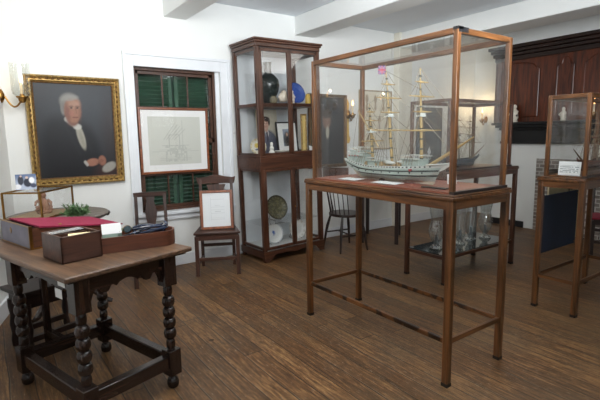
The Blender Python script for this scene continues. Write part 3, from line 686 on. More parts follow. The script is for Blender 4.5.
# ------------------------------------------------------------------ tall glazed cabinet
KR = math.radians(2.2); KO = (2.63, 4.46)
def K(x, y, z=0): return (KO[0]+x*cos(KR)-y*sin(KR), KO[1]+x*sin(KR)+y*cos(KR), z)
t = thing('display_cabinet', 'tall two-tier mahogany display cabinet with glazed doors beside the window', 'cabinet', (KO[0], KO[1], 0), KR)
KW, KD = .925, .53
def gl(parent, *quads):
    g = MB()
    for q in quads: g.add(q, [(0, 1, 2, 3)])
    return g.build('glass_pane', PANE, parent, smooth=False)
def qy(y, x0, x1, z0, z1): return [(x0, y, z0), (x1, y, z0), (x1, y, z1), (x0, y, z1)]
def qx(x, y0, y1, z0, z1): return [(x, y0, z0), (x, y1, z0), (x, y1, z1), (x, y0, z1)]
for x in (0, KW-.045):
    for y in (0, KD-.045): MB().box(x, x+.045, y, y+.045, .0, 2.53).build('corner_post', MAH('z'), t, bevel=.004)
m = MB()
m.box(-.006, KW+.006, -.006, KD, 2.50, 2.545).box(-.02, KW+.02, -.02, KD, 2.545, 2.568).box(-.032, KW+.032, -.032, KD, 2.568, 2.592)
m.build('cornice', MAH('x'), t, bevel=.006)
MB().box(0.01, KW-.01, .01, KD-.01, 2.485, 2.50).build('top_board', DARKW('x'), t)
MB().box(-.003, KW+.003, -.003, KD, 1.115, 1.255).box(-.008, KW+.008, -.008, KD, 1.255, 1.272).build('mid_rail', MAH('x'), t, bevel=.004)
MB().box(.01, KW-.01, .012, KD-.01, 1.838, 1.878).build('shelf', MAH('x'), t, bevel=.003)
MB().box(.03, KW-.03, .05, KD-.03, .434, .440).build('glass_shelf', PANE, t)
MB().box(.03, KW-.03, .03, KD-.01, .125, .146).build('bottom_board', plain('pale_lining', rgb(200, 204, 204), .6, var=.03), t)
n = 24; ap = [(0, .13), (KW, .13), (KW, 0), (KW-.07, 0)]
for i in range(n+1):
    s = i/n; x = KW-.07-(KW-.14)*s; e = min(s, 1-s)*2
    ap.append((x, .035*ss(0, .08, e)+.05*ss(.06, .22, e)-.018*ss(.7, 1, e)))
ap += [(.07, 0), (0, 0)]
MB().prism(ap, (0, -.012, 0), (1, 0, 0), (0, 0, 1), (0, .022, 0)).build('base_apron', MAH('x'), t)
for xa in (-.012, KW-.01): MB().box(xa, xa+.022, 0, KD, .05, .13).build('side_apron', MAH('y'), t)
for z0, z1 in ((.145, 1.115), (1.272, 2.485)):
    for x0, x1, hx in ((.045, KW/2, KW/2-.018), (KW/2, KW-.045, KW/2+.018)):
        m = MB(); s = .032
        m.box(x0, x0+s, .0, .024, z0, z1).box(x1-s, x1, .0, .024, z0, z1).box(x0, x1, .0, .024, z0, z0+s).box(x0, x1, .0, .024, z1-s, z1)
        dr = m.build('door', MAH('z'), t, bevel=.003)
        gl(dr, qy(.012, x0+s, x1-s, z0+s, z1-s))
        if x0 > .1: MB().lathe([(0, 0), (.009, 0), (.009, .003), (.005, .006), (0, .006)], (hx, 0, (z0+z1)/2), 10, Matrix.Rotation(pi/2, 4, 'X')).build('keyhole', BRASS, dr)
    gl(t, qx(.02, .045, KD-.045, z0, z1)); gl(t, qx(KW-.02, .045, KD-.045, z0, z1))
    for xa in (.01, KW-.03):
        for za in (z0, z1-.03): MB().box(xa, xa+.02, .045, KD-.045, za, za+.03).build('side_rail', MAH('y'), t)
MB().box(.045, KW-.045, KD-.012, KD-.006, .145, 2.485).build('back_panel', plain('pale_backing', rgb(214, 220, 224), .6, var=.02), t)
# --- objects on its top shelf
CAB0 = set(COL.objects.keys())
t.rotation_euler = (0, -.021, KR)
ZT = 1.879
tag(MB().lathe([(0, 0), (.07, 0), (.075, .02), (.085, .06), (.135, .16), (.15, .23), (.14, .29), (.09, .345), (.05, .37), (.045, .46), (.058, .50), (.045, .502), (.035, .46), (0, .45)], n=28, sx=.92, sy=.92).build('dark_jug', plain('black_green_glaze', rgb(24, 34, 32), .25, var=.3)), 'large blackish-green narrow-necked jug on top shelf of tall cabinet', 'jug', loc=(2.965, 4.76, ZT))
tag(MB().lathe([(0, 0), (.035, 0), (.048, .03), (.045, .06), (.03, .075), (.032, .085), (0, .085)], n=18).build('small_pot', plain('olive_pot', rgb(106, 98, 76), .5)), 'small olive-brown pot in front of the dark jug in tall cabinet', 'pot', loc=(2.905, 4.56, ZT))
m = MB(); prof = []
for k in range(60):
    a = k*.36; r = .010+.0007*k
    prof.append((.06*(k/60)-.02+r*.4*cos(a), r*sin(a)*.8, .085+r*cos(a)))
m.tube(prof, [.008+.0004*k for k in range(60)], 8); m.ball((.035, -.005, .062), .052, 14, (1.2, .8, .85))
for k in range(6): m.lathe([(.012, 0), (.006, .025), (0, .04)], (0, 0, 0), 8, Matrix.Translation((-.02+.022*k, -.01, .09)) @ Matrix.Rotation(.5-.15*k, 4, 'Y'))
tag(m.build('conch_shell', plain('shell_white', rgb(226, 214, 196), .35, var=.06)), 'large white spiked shell on top shelf of tall cabinet', 'shell', loc=(3.035, 4.60, ZT+.002))
m = MB().lathe([(0, 0), (.028, 0), (.03, .012), (.022, .018), (.03, .04), (.02, .085), (.026, .105), (.012, .125), (0, .126)], n=14); m.ball((0, 0, .142), .017, 10)
m.tube([(.02, 0, .10), (.034, -.01, .08), (.02, -.024, .07)], .006, 6).tube([(-.02, 0, .10), (-.032, -.01, .085), (-.012, -.026, .08)], .006, 6)
FIG = m; tag(FIG.build('china_figurine', plain('china_mottled', rgb(214, 200, 188), .3, var=.35, scale=40)), 'small pale china figure between shell and blue plate on cabinet top shelf', 'figurine', loc=(3.19, 4.58, ZT))
def plate(name, label, cat, loc, r, fn, rz=0, lean=.28, group=None):
    m = MB(); M = Matrix.Rotation(pi/2-lean, 4, 'X')
    rr = [0, .1, .2, .3, .4, .5, .58, .66, .74, .82, .9, .96, 1.0]; P = [(r*a, .012 if a < .6 else .012+(a-.6)/.4*.022*r/.13) for a in rr]
    P += [(r*.98, P[-1][1]-.004), (r*.6, .004), (r*.4, 0), (0, 0)]
    m.lathe(P, n=48, M=M)
    o = m.build(name, painted(.22, .6)); Mi = M.inverted()
    setcol(o, lambda c: (lambda q: fn(math.hypot(q.x, q.y)/r, math.atan2(q.y, q.x), q.x/r, q.y/r))(Mi @ c))
    st = MB(); 
    for sx in (-.05, .05): st.tube([(sx, -.045, -r*.93), (sx, -.04, -r+.004), (sx, .09, -r+.004), (sx*.5, .04+r*.25, -r*.2)], .004, 5)
    root = thing(name, label, cat, (loc[0], loc[1], loc[2]+r), rz, group); o.parent = root
    st.build('plate_stand', BLACKIRON, root); return root
BL = R3(44, 74, 150)
plate('blue_plate', 'cobalt blue plate on a stand on top shelf of tall cabinet', 'plate', (3.34, 4.74, ZT), .135, lambda r, a, x, y: mix(BL, R3(70, 104, 180), .5*(sin(a*9)*sin(r*16) > .3)) if r < .93 else R3(36, 58, 120))
tag(MB().lathe([(0, 0), (.03, 0), (.036, .02), (.034, .10), (.026, .115), (.028, .125), (0, .125)], n=16).build('yellow_jar', plain('yellow_glaze', rgb(206, 170, 74), .35)), 'small yellow jar at right end of cabinet top shelf', 'jar', loc=(3.485, 4.66, ZT))
# --- middle shelf
ZM = 1.273
def phot(u, v):
    c = mix(R3(176, 168, 148), R3(196, 190, 172), ss(0, 1, v)); suit = R3(84, 88, 104)
    c = mix(c, suit, ell(u, v, .5, .12, .5, .42, 0, .1)); c = mix(c, R3(216, 214, 212), ell(u, v, .46, .47, .08, .10, .2, .2)); c = mix(c, R3(58, 50, 66), seg(u, v, .46, .48, .48, .3, .05))
    c = mix(c, R3(66, 70, 86), seg(u, v, .42, .46, .5, .22, .04)*.8)
    c = mix(c, R3(176, 140, 122), ell(u, v, .44, .58, .08, .08)); c = mix(c, R3(186, 148, 130), ell(u, v, .44, .69, .15, .13))
    c = mix(c, R3(52, 42, 38), ell(u, v, .47, .80, .17, .06, -.1)); c = mix(c, R3(52, 42, 38), ell(u, v, .60, .74, .05, .09))
    for ex in (.37, .49): c = mix(c, R3(60, 46, 40), ell(u, v, ex, .70, .025, .01))
    return mix(c, R3(120, 70, 62), seg(u, v, .38, .625, .47, .625, .012)*.7)
S = thing('mounted_photo', 'tall beige portrait photograph of a person in grey suit standing in tall cabinet', 'photo', (3.0, 4.86, ZM), KR); S.rotation_euler = (-.08, 0, KR)
picture('photo_sheet', .30, .54, phot, S, 50, 80, .4, (0, -.006, .275)); MB().box(-.155, .155, -.005, .004, 0, .55).build('mount_board', plain('beige_mount', rgb(196, 186, 160), .7), S)
def smallp(u, v):
    c = R3(236, 238, 236)
    if inrect(u, v, .28, .72, .2, .8): c = mix(R3(150, 160, 176), R3(84, 88, 90), ell(u, v, .5, .4, .2, .3)); c = mix(c, R3(44, 40, 42), ell(u, v, .5, .36, .1, .18)); c = mix(c, R3(196, 160, 140), ell(u, v, .5, .6, .05, .06))
    return c
S = thing('framed_photo', 'small picture with white mount in thin black frame on cabinet middle shelf', 'picture', (3.255, 4.80, ZM), KR); S.rotation_euler = (-.12, 0, KR)
MB().frame(.29, .36, [(0, 0), (0, .012), (.018, .012), (.018, 0)], (0, 0, .20)).build('frame', BLACKIRON, S); picture('photo_sheet', .295, .365, smallp, S, 44, 50, .4, (0, -.004, .20)); MB().box(-.15, .15, 0, .004, .01, .385).build('backing', BLACKIRON, S)
S = thing('gilt_panel', 'narrow upright gilt frame at right end of cabinet middle shelf', 'picture', (3.462, 4.74, ZM+.003), KR-.3)
MB().frame(.04, .44, [(0, 0), (0, .012), (.01, .02), (.02, .014), (.022, 0)], (0, 0, .245)).build('frame', GILT, S); MB().box(-.022, .022, -.004, .004, .02, .47).build('panel', plain('pale_gold_panel', rgb(214, 186, 112), .6), S)
def flor(r, a, x, y):
    c = R3(228, 226, 212)
    if r > .8: c = mix(c, R3(196, 176, 92), .6*(sin(a*14) > -.1))
    c = mix(c, R3(206, 178, 70), ell(x, y, -.15, .15, .3, .3)); c = mix(c, R3(120, 140, 84), ell(x, y, .25, -.1, .3, .2, .6)); c = mix(c, R3(96, 104, 130), ell(x, y, -.1, -.35, .3, .12)); return c
plate('floral_plate', 'plate with yellow and green floral pattern at left end of cabinet middle shelf', 'plate', (2.755, 4.72, ZM), .10, flor, -.25)
tag(MB().lathe([(0, 0), (.05, 0), (.055, .012), (.09, .03), (.105, .042), (.10, .044), (.08, .032), (0, .02)], n=30).build('white_dish', plain('white_china', rgb(232, 230, 222), .25, var=.03)), 'shallow white dish in front of photograph on cabinet middle shelf', 'dish', loc=(3.045, 4.62, ZM))
tag(MB().lathe([(0, 0), (.03, 0), (.038, .03), (.022, .06), (.028, .085), (.014, .11), (.02, .135), (.012, .152), (0, .155)], n=14).build('china_figurine', plain('white_china', rgb(232, 230, 222), .25)), 'slim white china figure in front of portrait photograph in tall cabinet', 'figurine', loc=(2.865, 4.58, ZM))
o = MB().prism([(0, 0), (.06, 0), (.06, .07), (0, .09)], (0, -.004, 0), (1, 0, 0), (0, .25, .97), (0, .006, 0)).build('card', PAPER); tag(o, 'small white card below the gilt panel in tall cabinet', 'card', loc=(3.45, 4.60, ZM))
# --- lower tier
def bronze(r, a, x, y):
    c = R3(84, 82, 62)
    if r > .86: c = R3(64, 62, 48)
    elif r > .68: c = mix(c, R3(132, 126, 92), .7*(sin(a*18) > .2))
    else: c = mix(c, R3(120, 116, 84), .7*(sin(a*5+r*9)*cos(r*17) > .15))
    return c
plate('embossed_plate', 'large green-bronze embossed plate on glass shelf low in tall cabinet', 'plate', (2.985, 4.74, .441), .155, bronze)
def wbl(r, a, x, y):
    c = R3(232, 234, 232); c = mix(c, R3(120, 130, 150), .5*(.94 < r)); c = mix(c, R3(84, 116, 176), ell(x, y, .05, .05, .14, .2, .3)); return mix(c, R3(110, 130, 170), .5*ell(x, y, .02, -.18, .12, .08))
plate('white_plate', 'white plate with blue centre motif standing on bottom of tall cabinet', 'plate', (2.915, 4.72, .146), .13, wbl)
plate('white_plate', 'white plate half hidden behind centre stile at bottom of tall cabinet', 'plate', (3.29, 4.74, .146), .13, lambda r, a, x, y: mix(R3(224, 224, 220), R3(150, 140, 120), .4*(r > .8)*(sin(a*12) > 0)))
for k, (x, y, lab) in enumerate(((3.41, 4.66, 'small white shell dish left of its pair at bottom right of tall cabinet'), (3.47, 4.74, 'small white shell dish in bottom right corner of tall cabinet'))):
    m = MB(); 
    for j in range(7):
        a = -1.1+.367*j; m.ball((.025*sin(a), 0, .012+.024*cos(a)), .016, 8, (.8, .9, 1.4))
    m.lathe([(0, 0), (.02, 0), (.014, .012), (0, .014)], n=10); tag(m.build('shell_dish', plain('white_china', rgb(232, 230, 222), .25)), lab, 'dish', 'white shell dishes', (x, y, .153))

# the old cabinet leans slightly, and everything on its shelves with it
LEAN = Matrix.Translation((KO[0], KO[1], 0)) @ Matrix.Rotation(-.021, 4, 'Y') @ Matrix.Translation((-KO[0], -KO[1], 0))
for o in [o for o in COL.objects if o.name not in CAB0 and o.parent is None]:
    o.matrix_world = LEAN @ (Matrix.LocRotScale(o.location, o.rotation_euler, o.scale))
# ------------------------------------------------------------------ display stands and glass cases
def stand(label, x0, x1, y0, y1, zt, zs, shelf=None, group=None, mot=True, dark=False):
    cx, cy = (x0+x1)/2, (y0+y1)/2; w, d = (x1-x0)/2, (y1-y0)/2; L = .041
    Wd = MAH if dark else CASEW
    t = thing('display_stand', label, 'table', (cx, cy, 0), 0, group)
    for sx in (-1, 1):
        for sy in (-1, 1):
            xa = sx*w-(L if sx > 0 else 0); ya = sy*d-(L if sy > 0 else 0)
            lg = MB().box(xa, xa+L, ya, ya+L, 0, zt-.035).build('leg', Wd('z'), t, bevel=.003)
            MB().box(xa-.0008, xa+L+.0008, ya-.0008, ya+L+.0008, 0, .022).build('foot_cap', BLACKIRON, lg)
    MB().box(-w-.007, w+.007, -d-.007, d+.007, zt-.034, zt-.012).box(-w-.004, w+.004, -d-.004, d+.004, zt-.012, zt).build('top', Wd('y' if d > w else 'x'), t, bevel=.004)
    for sy in (-1, 1): MB().box(-w+L, w-L, sy*(d-.012)-.010, sy*(d-.012)+.010, zt-.085, zt-.034).build('apron', Wd('x'), t, bevel=.002)
    for sx in (-1, 1): MB().box(sx*(w-.012)-.010, sx*(w-.012)+.010, -d+L, d-L, zt-.085, zt-.034).build('apron', Wd('y'), t, bevel=.002)
    mm = (lambda a: CASEW(a, True)) if mot else Wd
    for sy in (-1, 1): MB().box(-w+L, w-L, sy*(d-.02)-.010, sy*(d-.02)+.010, zs-.016, zs+.016).build('stretcher', Wd('x'), t, bevel=.003)
    for sx in (-1, 1): MB().box(sx*(w-.02)-.010, sx*(w-.02)+.010, -d+L, d-L, zs-.016, zs+.016).build('stretcher', mm('y'), t, bevel=.003)
    if shelf: MB().box(-w+.03, w-.03, -d+.03, d-.03, zs+.016, zs+.024).build('glass_shelf', plain('dark_glass_shelf', rgb(46, 52, 54), .08, var=.05), t)
    return t
def glass_case(label, x0, x1, y0, y1, zb, zt, group=None, dark=False, bracket=False, floor_m=None):
    cx, cy = (x0+x1)/2, (y0+y1)/2; w, d = (x1-x0)/2, (y1-y0)/2; L = .030; h = zt-zb
    Wd = MAH if dark else CASEW
    t = thing('glass_display_case', label, 'display case', (cx, cy, zb), 0, group)
    for sx in (-1, 1):
        for sy in (-1, 1):
            xa = sx*w-(L if sx > 0 else 0); ya = sy*d-(L if sy > 0 else 0)
            MB().box(xa, xa+L, ya, ya+L, 0, h).build('corner_post', Wd('z'), t, bevel=.003)
    for sy in (-1, 1):
        a = sy*d-(L if sy > 0 else 0)
        MB().box(-w+L, w-L, a, a+L, h-.032, h).build('top_rail', Wd('x'), t, bevel=.003)
    for sx in (-1, 1):
        a = sx*w-(L if sx > 0 else 0)
        MB().box(a, a+L, -d+L, d-L, h-.032, h).build('top_rail', Wd('y'), t, bevel=.003)
    MB().box(-w+.004, w-.004, -d+.004, d-.004, 0.001, .012).build('base_board', floor_m or Wd('y' if d > w else 'x'), t)
    e = .012
    gl(t, qy(-d+e, -w+L, w-L, .012, h-.032), ); gl(t, qy(d-e, -w+L, w-L, .012, h-.032)); gl(t, qx(-w+e, -d+L, d-L, .012, h-.032)); gl(t, qx(w-e, -d+L, d-L, .012, h-.032))
    gl(t, [(-w+e, -d+e, h-.008), (w-e, -d+e, h-.008), (w-e, d-e, h-.008), (-w+e, d-e, h-.008)])
    MB().box(-w-.002, w+.002, -d-.010, -d+.022, .001, .018).build('dark_beading', plain('blackened_bead', rgb(42, 34, 32), .4, var=.4, scale=50), t)
    if bracket: MB().box(-w-.003, -w+.045, -d-.003, -d+.03, h-.012, h+.003).box(-w+.006, -w+.09, -d-.003, -d, h-.026, h+.001).build('corner_bracket', BLACKIRON, t)
    return t
stand('tall mahogany stand on four legs carrying the big ship case', 2.117, 2.708, 1.515, 2.915, 1.155, .28)
glass_case('big glass case in reddish wood frame holding the pale ship model', 2.135, 2.675, 1.53, 2.84, 1.156, 2.066, bracket=True, floor_m=wood('case_floor', rgb(104, 58, 44), rgb(150, 90, 68), 'y', .4))
stand('dark-legged stand behind the ship case with glass lamps on its low shelf', 3.62, 4.88, 2.655, 3.18, 1.13, .27, shelf=True, mot=False, dark=True)
glass_case('dark-framed glass case with dark ship, standing behind the big ship case', 3.65, 4.76, 2.675, 3.16, 1.131, 1.83, dark=True)
stand('narrow reddish stand at the right with boards leaning inside its legs', 3.79, 4.80, 1.525, 1.885, 1.132, .28, mot=False)
glass_case('upright glass case at right with a white text card inside its front', 3.83, 4.78, 1.54, 1.862, 1.133, 1.792)

# ------------------------------------------------------------------ ship models
def ship(label, loc, rz, sc, cols, rig=True, group=None, rich=True, plinth=0):
    cream, pale, stripe, bul, deckc, spar = cols
    t = thing('model_ship', label, 'model ship', loc, rz, group); t.scale = (sc*1.05, sc*.90, sc*1.12)
    rows = [(0, .0), (.05, .30), (.11, .55), (.24, .80), (.36, .93), (.46, .97), (.64, 1.0), (.74, 1.0), (.86, .98), (1.0, .95)]
    mk = [0, 0, 1, 1, 2, 1, 2, 1, 3]
    ny = 30; hull = MB(); prev = None
    def st(i):
        s = i/ny                                    # 0 bow .. 1 stern
        zt = .088+.022*(1-s)**3+.040*max(0, (s-.62)/.38)**1.5
        half = .085*min(1, (s/.28))**.62*(1-.38*max(0, (s-.7)/.3)**2)
        low = min(1, s/.16)*min(1, (1-s)/.20)**.8
        pr = []
        for a, b in rows:
            z = a*zt+.06*(1-a)*max(0, (s-.80)/.20)**1.6
            bb = half*(b if a > .45 else b*(low*.85+.15*a))
            y = -.435+.87*s-(.085*a**1.6)*(1-s)**6+(.05*a)*(s**10)
            pr.append((bb, y, z+.008))
        return pr
    secs = [st(i) for i in range(ny+1)]; nr = len(rows)
    for sx in (1, -1):
        vs = [(sx*b, y, z) for sec in secs for b, y, z in sec]
        for r in range(nr-1):
            hull.mat(mk[r]); fs = []
            for i in range(ny):
                f = (i*nr+r, (i+1)*nr+r, (i+1)*nr+r+1, i*nr+r+1); fs.append(f if sx > 0 else f[::-1])
            if r == 0: hull.add(vs, fs); base = len(hull.v)-len(vs)
            else:
                for f in fs: hull.f.append(tuple(q+base for q in f)); hull.m.append(mk[r])
    hull.mat(1); tr = [(b, y, z) for b, y, z in secs[-1]]+[(-b, y, z) for b, y, z in reversed(secs[-1])]
    hull.add(tr, [tuple(range(len(tr)))])
    hull.build('hull', [cream, pale, stripe, bul], t, ang=30)
    kl = MB().box(-.005, .005, -.42, .28, .0, .012).prism([(.28, 0), (.36, .012), (.43, .06), (.435, .09), (.41, .07), (.28, .012)], (-.004, 0, 0), (0, 1, 0), (0, 0, 1), (.008, 0, 0)); kl.build('keel', cream, t)
    dk = MB(); l = []; r_ = []
    for i in range(ny+1):
        b, y, z = secs[i][-2]; l.append((-b*.96, y, z-.004)); r_.append((b*.96, y, z-.004))
    dk.add(l+r_, [(i, i+1, ny+2+i, ny+1+i) for i in range(ny)]); dk.build('deck', deckc, t)
    # beakhead and bowsprit
    bk = MB(); bk.prism([(-.44, .07), (-.50, .088), (-.565, .118), (-.575, .138), (-.56, .132), (-.44, .112)], (-.006, 0, .0), (0, 1, 0), (0, 0, 1), (.012, 0, 0))
    bk.tube([(-.05, -.40, .118), (-.02, -.50, .122), (0, -.57, .132)], .004, 5).tube([(.05, -.40, .118), (.02, -.50, .122), (0, -.57, .132)], .004, 5)
    bk.ball((0, -.573, .142), .011, 8, (.8, 1, 1.5)); bk.build('beakhead', bul, t)
    MB().tube([(0, -.36, .10), (0, -.56, .19), (0, -.735, .275)], [.012, .010, .004], 8).build('bowsprit', spar, t)
    if rich:
        wh = MB(); 
        for y0, y1, z0, hh, ww in ((-.33, -.17, .115, .028, .10), (.08, .20, .10, .022, .09), (.24, .42, .118, .038, .12), (.29, .41, .156, .03, .09)):
            wh.box(-ww/2, ww/2, y0, y1, z0-.02, z0+hh).box(-ww/2-.008, ww/2+.008, y0-.006, y1+.006, z0+hh, z0+hh+.004)
        wh.build('deckhouse', pale, t)
        rl = MB()
        for y0, y1, z0, ww in ((-.335, -.165, .147, .058), (.075, .205, .126, .053), (.235, .425, .158, .064), (.285, .412, .190, .047)):
            for sx in (-1, 1):
                rl.tube([(sx*ww, y0, z0+.022), (sx*ww, y1, z0+.022)], .0022, 4)
                k = y0
                while k <= y1: rl.tube([(sx*ww, k, z0), (sx*ww, k, z0+.022)], .0018, 4); k += .014
            for yy in (y0, y1): rl.tube([(-ww, yy, z0+.022), (ww, yy, z0+.022)], .0022, 4)
        rl.build('railing', bul, t)
        gp_ = MB()
        for i in range(2, ny-1):
            b, y, z = secs[i][-2]; zz = secs[i][-1][2]
            for sx in (-1, 1): gp_.box(sx*b-.003, sx*b+.003, y-.006, y+.006, z+.004, zz-.003)
            if i % 3 == 0:
                b, y, z = secs[i][5]
                for sx in (-1, 1): gp_.box(sx*b-.004, sx*b+.004, y-.005, y+.005, z+.008, z+.018)
        gp_.build('gunport', stripe, t, smooth=False)
        rd = MB(); RED = plain('ship_red', rgb(168, 44, 50), .5)
        b, y, z = secs[6][-2]
        for sx in (-1, 1): rd.tube([(sx*(b+.006), y+.012, z-.008), (sx*(b+.010), y, z-.012), (sx*(b+.006), y-.012, z-.006)], .006, 6)
        for k in range(7): rd.ball((-.05+.016*k, .30+.016*k, .185), .005, 6); 
        for k in range(4): rd.ball((-.068, .29+.035*k, .157), .005, 6)
        rd.build('red_fittings', RED, t)
        bt = MB()
        for sx in (-1, 1): bt.ball((sx*.052, -.06, .118), .018, 10, (.9, 3.0, .7))
        bt.ball((0, .02, .122), .02, 10, (.9, 2.6, .7)); bt.build('boat', bul, t)
        cg = MB()
        for k in range(60): 
            a = hashn(k, 1); b2 = hashn(k, 2); cg.box(-.06+.12*a-.004, -.06+.12*a+.004, -.15+.5*b2-.006, -.15+.5*b2+.006, .09, .112+.014*hashn(k, 3))
        cg.build('deck_fittings', [deckc], t)
    # masts
    M3 = [(-.315, .09, .675, .035, .16), (-.025, .09, .69, .08, .165), (.19, .10, .50, .05, .10)]
    lines = MB()
    tops = []
    for k, (y, z0, z1, rake, yl) in enumerate(M3):
        P = lambda z, y=y, z0=z0, z1=z1, rake=rake: (0, y+rake*(z-z0)/(z1-z0), z)
        m = MB(); m.mat(0).tube([P(z0-.03), P(z0+(z1-z0)*.55)], [.0115, .0095], 8).tube([P(z0+(z1-z0)*.5), P(z0+(z1-z0)*.8)], [.0075, .006], 8).tube([P(z0+(z1-z0)*.77), P(z1)], [.005, .0025], 6)
        m.mat(1)
        for q in (.10, .20, .30, .40, .52, .62, .79, .92): z = z0+(z1-z0)*q; c = P(z); R = .0125 if q < .5 else .009; m.tube([(c[0], c[1], z-.0045), (c[0], c[1], z+.0045)], R, 8)
        mast = m.build('mast', [spar, stripe], t)
        z = z0+(z1-z0)*.53; c = P(z); MB().box(-.028, .028, c[1]-.02, c[1]+.02, z-.004, z+.004).box(-.024, .024, c[1]-.018, c[1]-.016, z, z+.016).build('mast_top', bul, mast)
        for q, s in ((.385, 1.0), (.57, .5), (.72, .66), (.86, .36)):
            z = z0+(z1-z0)*q; c = P(z); hl = yl*s*1.12; n = 8
            MB().tube([(hl*(2*i/n-1), c[1]-.014, z) for i in range(n+1)], [.0025+.0042*(1-abs(2*i/n-1)) for i in range(n+1)], 6).build('yard', spar, t)
            zt2 = min(z1, z+.13*(z1-z0)+.03); ct = P(zt2)
            for sx in (-1, 1): lines.tube([(sx*hl*.95, c[1]-.014, z), (0, ct[1], zt2)], .0017, 3, False)
        zt_ = z0+(z1-z0)*.53; ct = P(zt_)
        for sx in (-1, 1):
            for j in range(4): lines.tube([(sx*.078, y+.02+.028*j, .115), (sx*.012, ct[1], zt_)], .0017, 3, False)
            for q in range(1, 6):
                f = q/6.5; a = Vector((sx*.078, y+.02, .115)).lerp(Vector((sx*.012, ct[1], zt_)), f); b = Vector((sx*.078, y+.104, .115)).lerp(Vector((sx*.012, ct[1], zt_)), f); lines.tube([a, b], .0009, 3, False)
            c2 = P(z0+(z1-z0)*.79)
            for j in range(2): lines.tube([(sx*.028, ct[1]+.01*j, zt_), (0, c2[1], c2[2])], .0014, 3, False)
            lines.tube([(sx*.076, y+.15, .12), P(z1*.93)], .0014, 3, False)
        tops.append((P(z1), P(z0+(z1-z0)*.53), P(z0+(z1-z0)*.79)))
    f, mn, mz = tops
    for a, b in ((f[1], (0, -.56, .20)), (f[2], (0, -.66, .24)), (f[0], (0, -.73, .27)), (mn[1], (0, -.25, .13)), (mn[2], f[1]), (mn[0], f[2]), (mz[1], (0, .03, .14)), (mz[2], mn[1]), (mz[0], mn[2])): lines.tube([a, b], .0013, 3, False)
    MB().tube([(0, .375, .46), (0, .25, .34), (0, .13, .215)], [.003, .006, .004], 6).build('gaff', spar, t)
    MB().tube([(0, .205, .17), (0, .44, .20)], [.005, .003], 6).build('boom', spar, t)
    lines.tube([(0, .375, .46), mz[0]], .0014, 3, False); lines.tube([(0, .44, .20), (0, .375, .46)], .0014, 3, False)
    lines.build('rigging', plain('rigging_line', rgb(120, 106, 84), .8), t)
    cr_ = MB()
    for sx in (-1, 1):
        cr_.prism([(.0, 0), (.05, 0), (.05, .012), (.02, .02)] if sx > 0 else [(0, 0), (-.02, .02), (-.05, .012), (-.05, 0)], (0, .05, 0), (1, 0, 0), (0, 0, 1), (0, .012, 0))
    if plinth: cr_.box(-.06, .06, -.3, .3, -plinth, -.0005)
    cr_.build('cradle', MAH('x'), t)
    return t
PALE = plain('pale_green_hull', rgb(150, 164, 156), .4, var=.04); CREAMH = plain('cream_hull', rgb(186, 180, 160), .45, var=.04); STR = plain('dark_green_stripe', rgb(30, 42, 40), .4)
BULW = plain('white_bulwark', rgb(184, 188, 182), .45, var=.03); DECK = wood('deck_planks', rgb(140, 118, 84), rgb(186, 164, 124), 'y', .6); SPAR = plain('yellow_spar', rgb(156, 132, 84), .5, var=.1)
SHX, SHY = 2.375, 2.232
ship('pale green and white three-masted ship model in the big glass case', (SHX, SHY, 1.1695), 0, 1.0, (CREAMH, PALE, STR, BULW, DECK, SPAR))
# Union flag at the main masthead
def uj(u, v):
    c = R3(24, 34, 104); W_ = R3(160, 160, 172); Rd = R3(150, 20, 46); x, y = u-.5, (v-.5)
    for s in (1, -1):
        d = abs(y-s*x)/1.414
        if d < .075: c = W_
        if d < .035: c = Rd
    if abs(x) < .10 or abs(y) < .12: c = W_
    if abs(x) < .06 or abs(y) < .075: c = Rd
    return c
S = thing('union_flag', 'small Union flag hanging at the main masthead of pale ship model', 'flag', (SHX, SHY+.052, 1.95), math.radians(150))
picture('flag_cloth', .055, .06, uj, S, 50, 40, .8, (.0275, 0, 0)); MB().tube([(0, 0, -.05), (0, 0, .045)], .0018, 6).build('flag_staff', SPAR, S)
# things lying on the case floor
def textcard(u, v): return mix(R3(238, 240, 238), R3(130, 132, 136), .55*inrect(u, v, .1, .9, .12, .9)*(int(v*18) % 2)*(hashn(int(u*24), int(v*18)) > .25))
def flatcard(loc, rz, w, h, label, lean=-pi/2+.04):
    o = picture('text_card', w, h, textcard, None, 60, 36, .7, (0, 0, h/2)); tag(o, label, 'card', loc=loc, rot=(lean, 0, rz))
flatcard((2.19, 2.50, 1.172), -pi/2, .19, .11, 'white text card lying flat near the stern of pale ship model')
flatcard((2.19, 2.13, 1.172), -pi/2, .23, .10, 'white text card lying flat beside the middle of pale ship model')
flatcard((2.50, 1.80, 1.17), -.7, .06, .065, 'small white card standing under the bow of pale ship model', -.2)
o = MB().box(-.09, .09, -.022, .022, 0, .008).build('dark_plaque', plain('dark_plaque', rgb(44, 44, 40), .4), bevel=.002); tag(o, 'small dark plaque lying flat on case floor near front corner', 'plaque', loc=(2.235, 1.73, 1.169), rz=pi/2)
# dark ship in the case behind and brown ship in the right-hand case
DH = plain('dark_hull', rgb(40, 52, 66), .45); DHB = plain('dark_hull_brown', rgb(74, 54, 44), .5); GSP = plain('grey_brown_spar', rgb(110, 94, 74), .5)
ship('dark blue-black hulled ship model in the dark-framed case behind', (4.15, 2.92, 1.145), pi/2, .72, (DHB, DH, STR, DH, DHB, GSP), rich=False)
BH = plain('brown_hull', rgb(96, 56, 42), .45); BH2 = plain('dark_brown_hull', rgb(52, 38, 34), .45)
ship('small brown wooden ship model in the upright right-hand case', (4.33, 1.70, 1.186), -pi/2, .56, (BH2, BH, BH2, BH, BH2, GSP), rich=False, plinth=.036)
o = picture('text_card', .17, .112, lambda u, v: mix(R3(240, 242, 240), R3(96, 110, 110), .7*inrect(u, v, .08, .92, .2, .72)*(int(v*16) % 2)*(hashn(int(u*30), int(v*16)) > .2)), None, 70, 48, .7, (0, 0, .056))
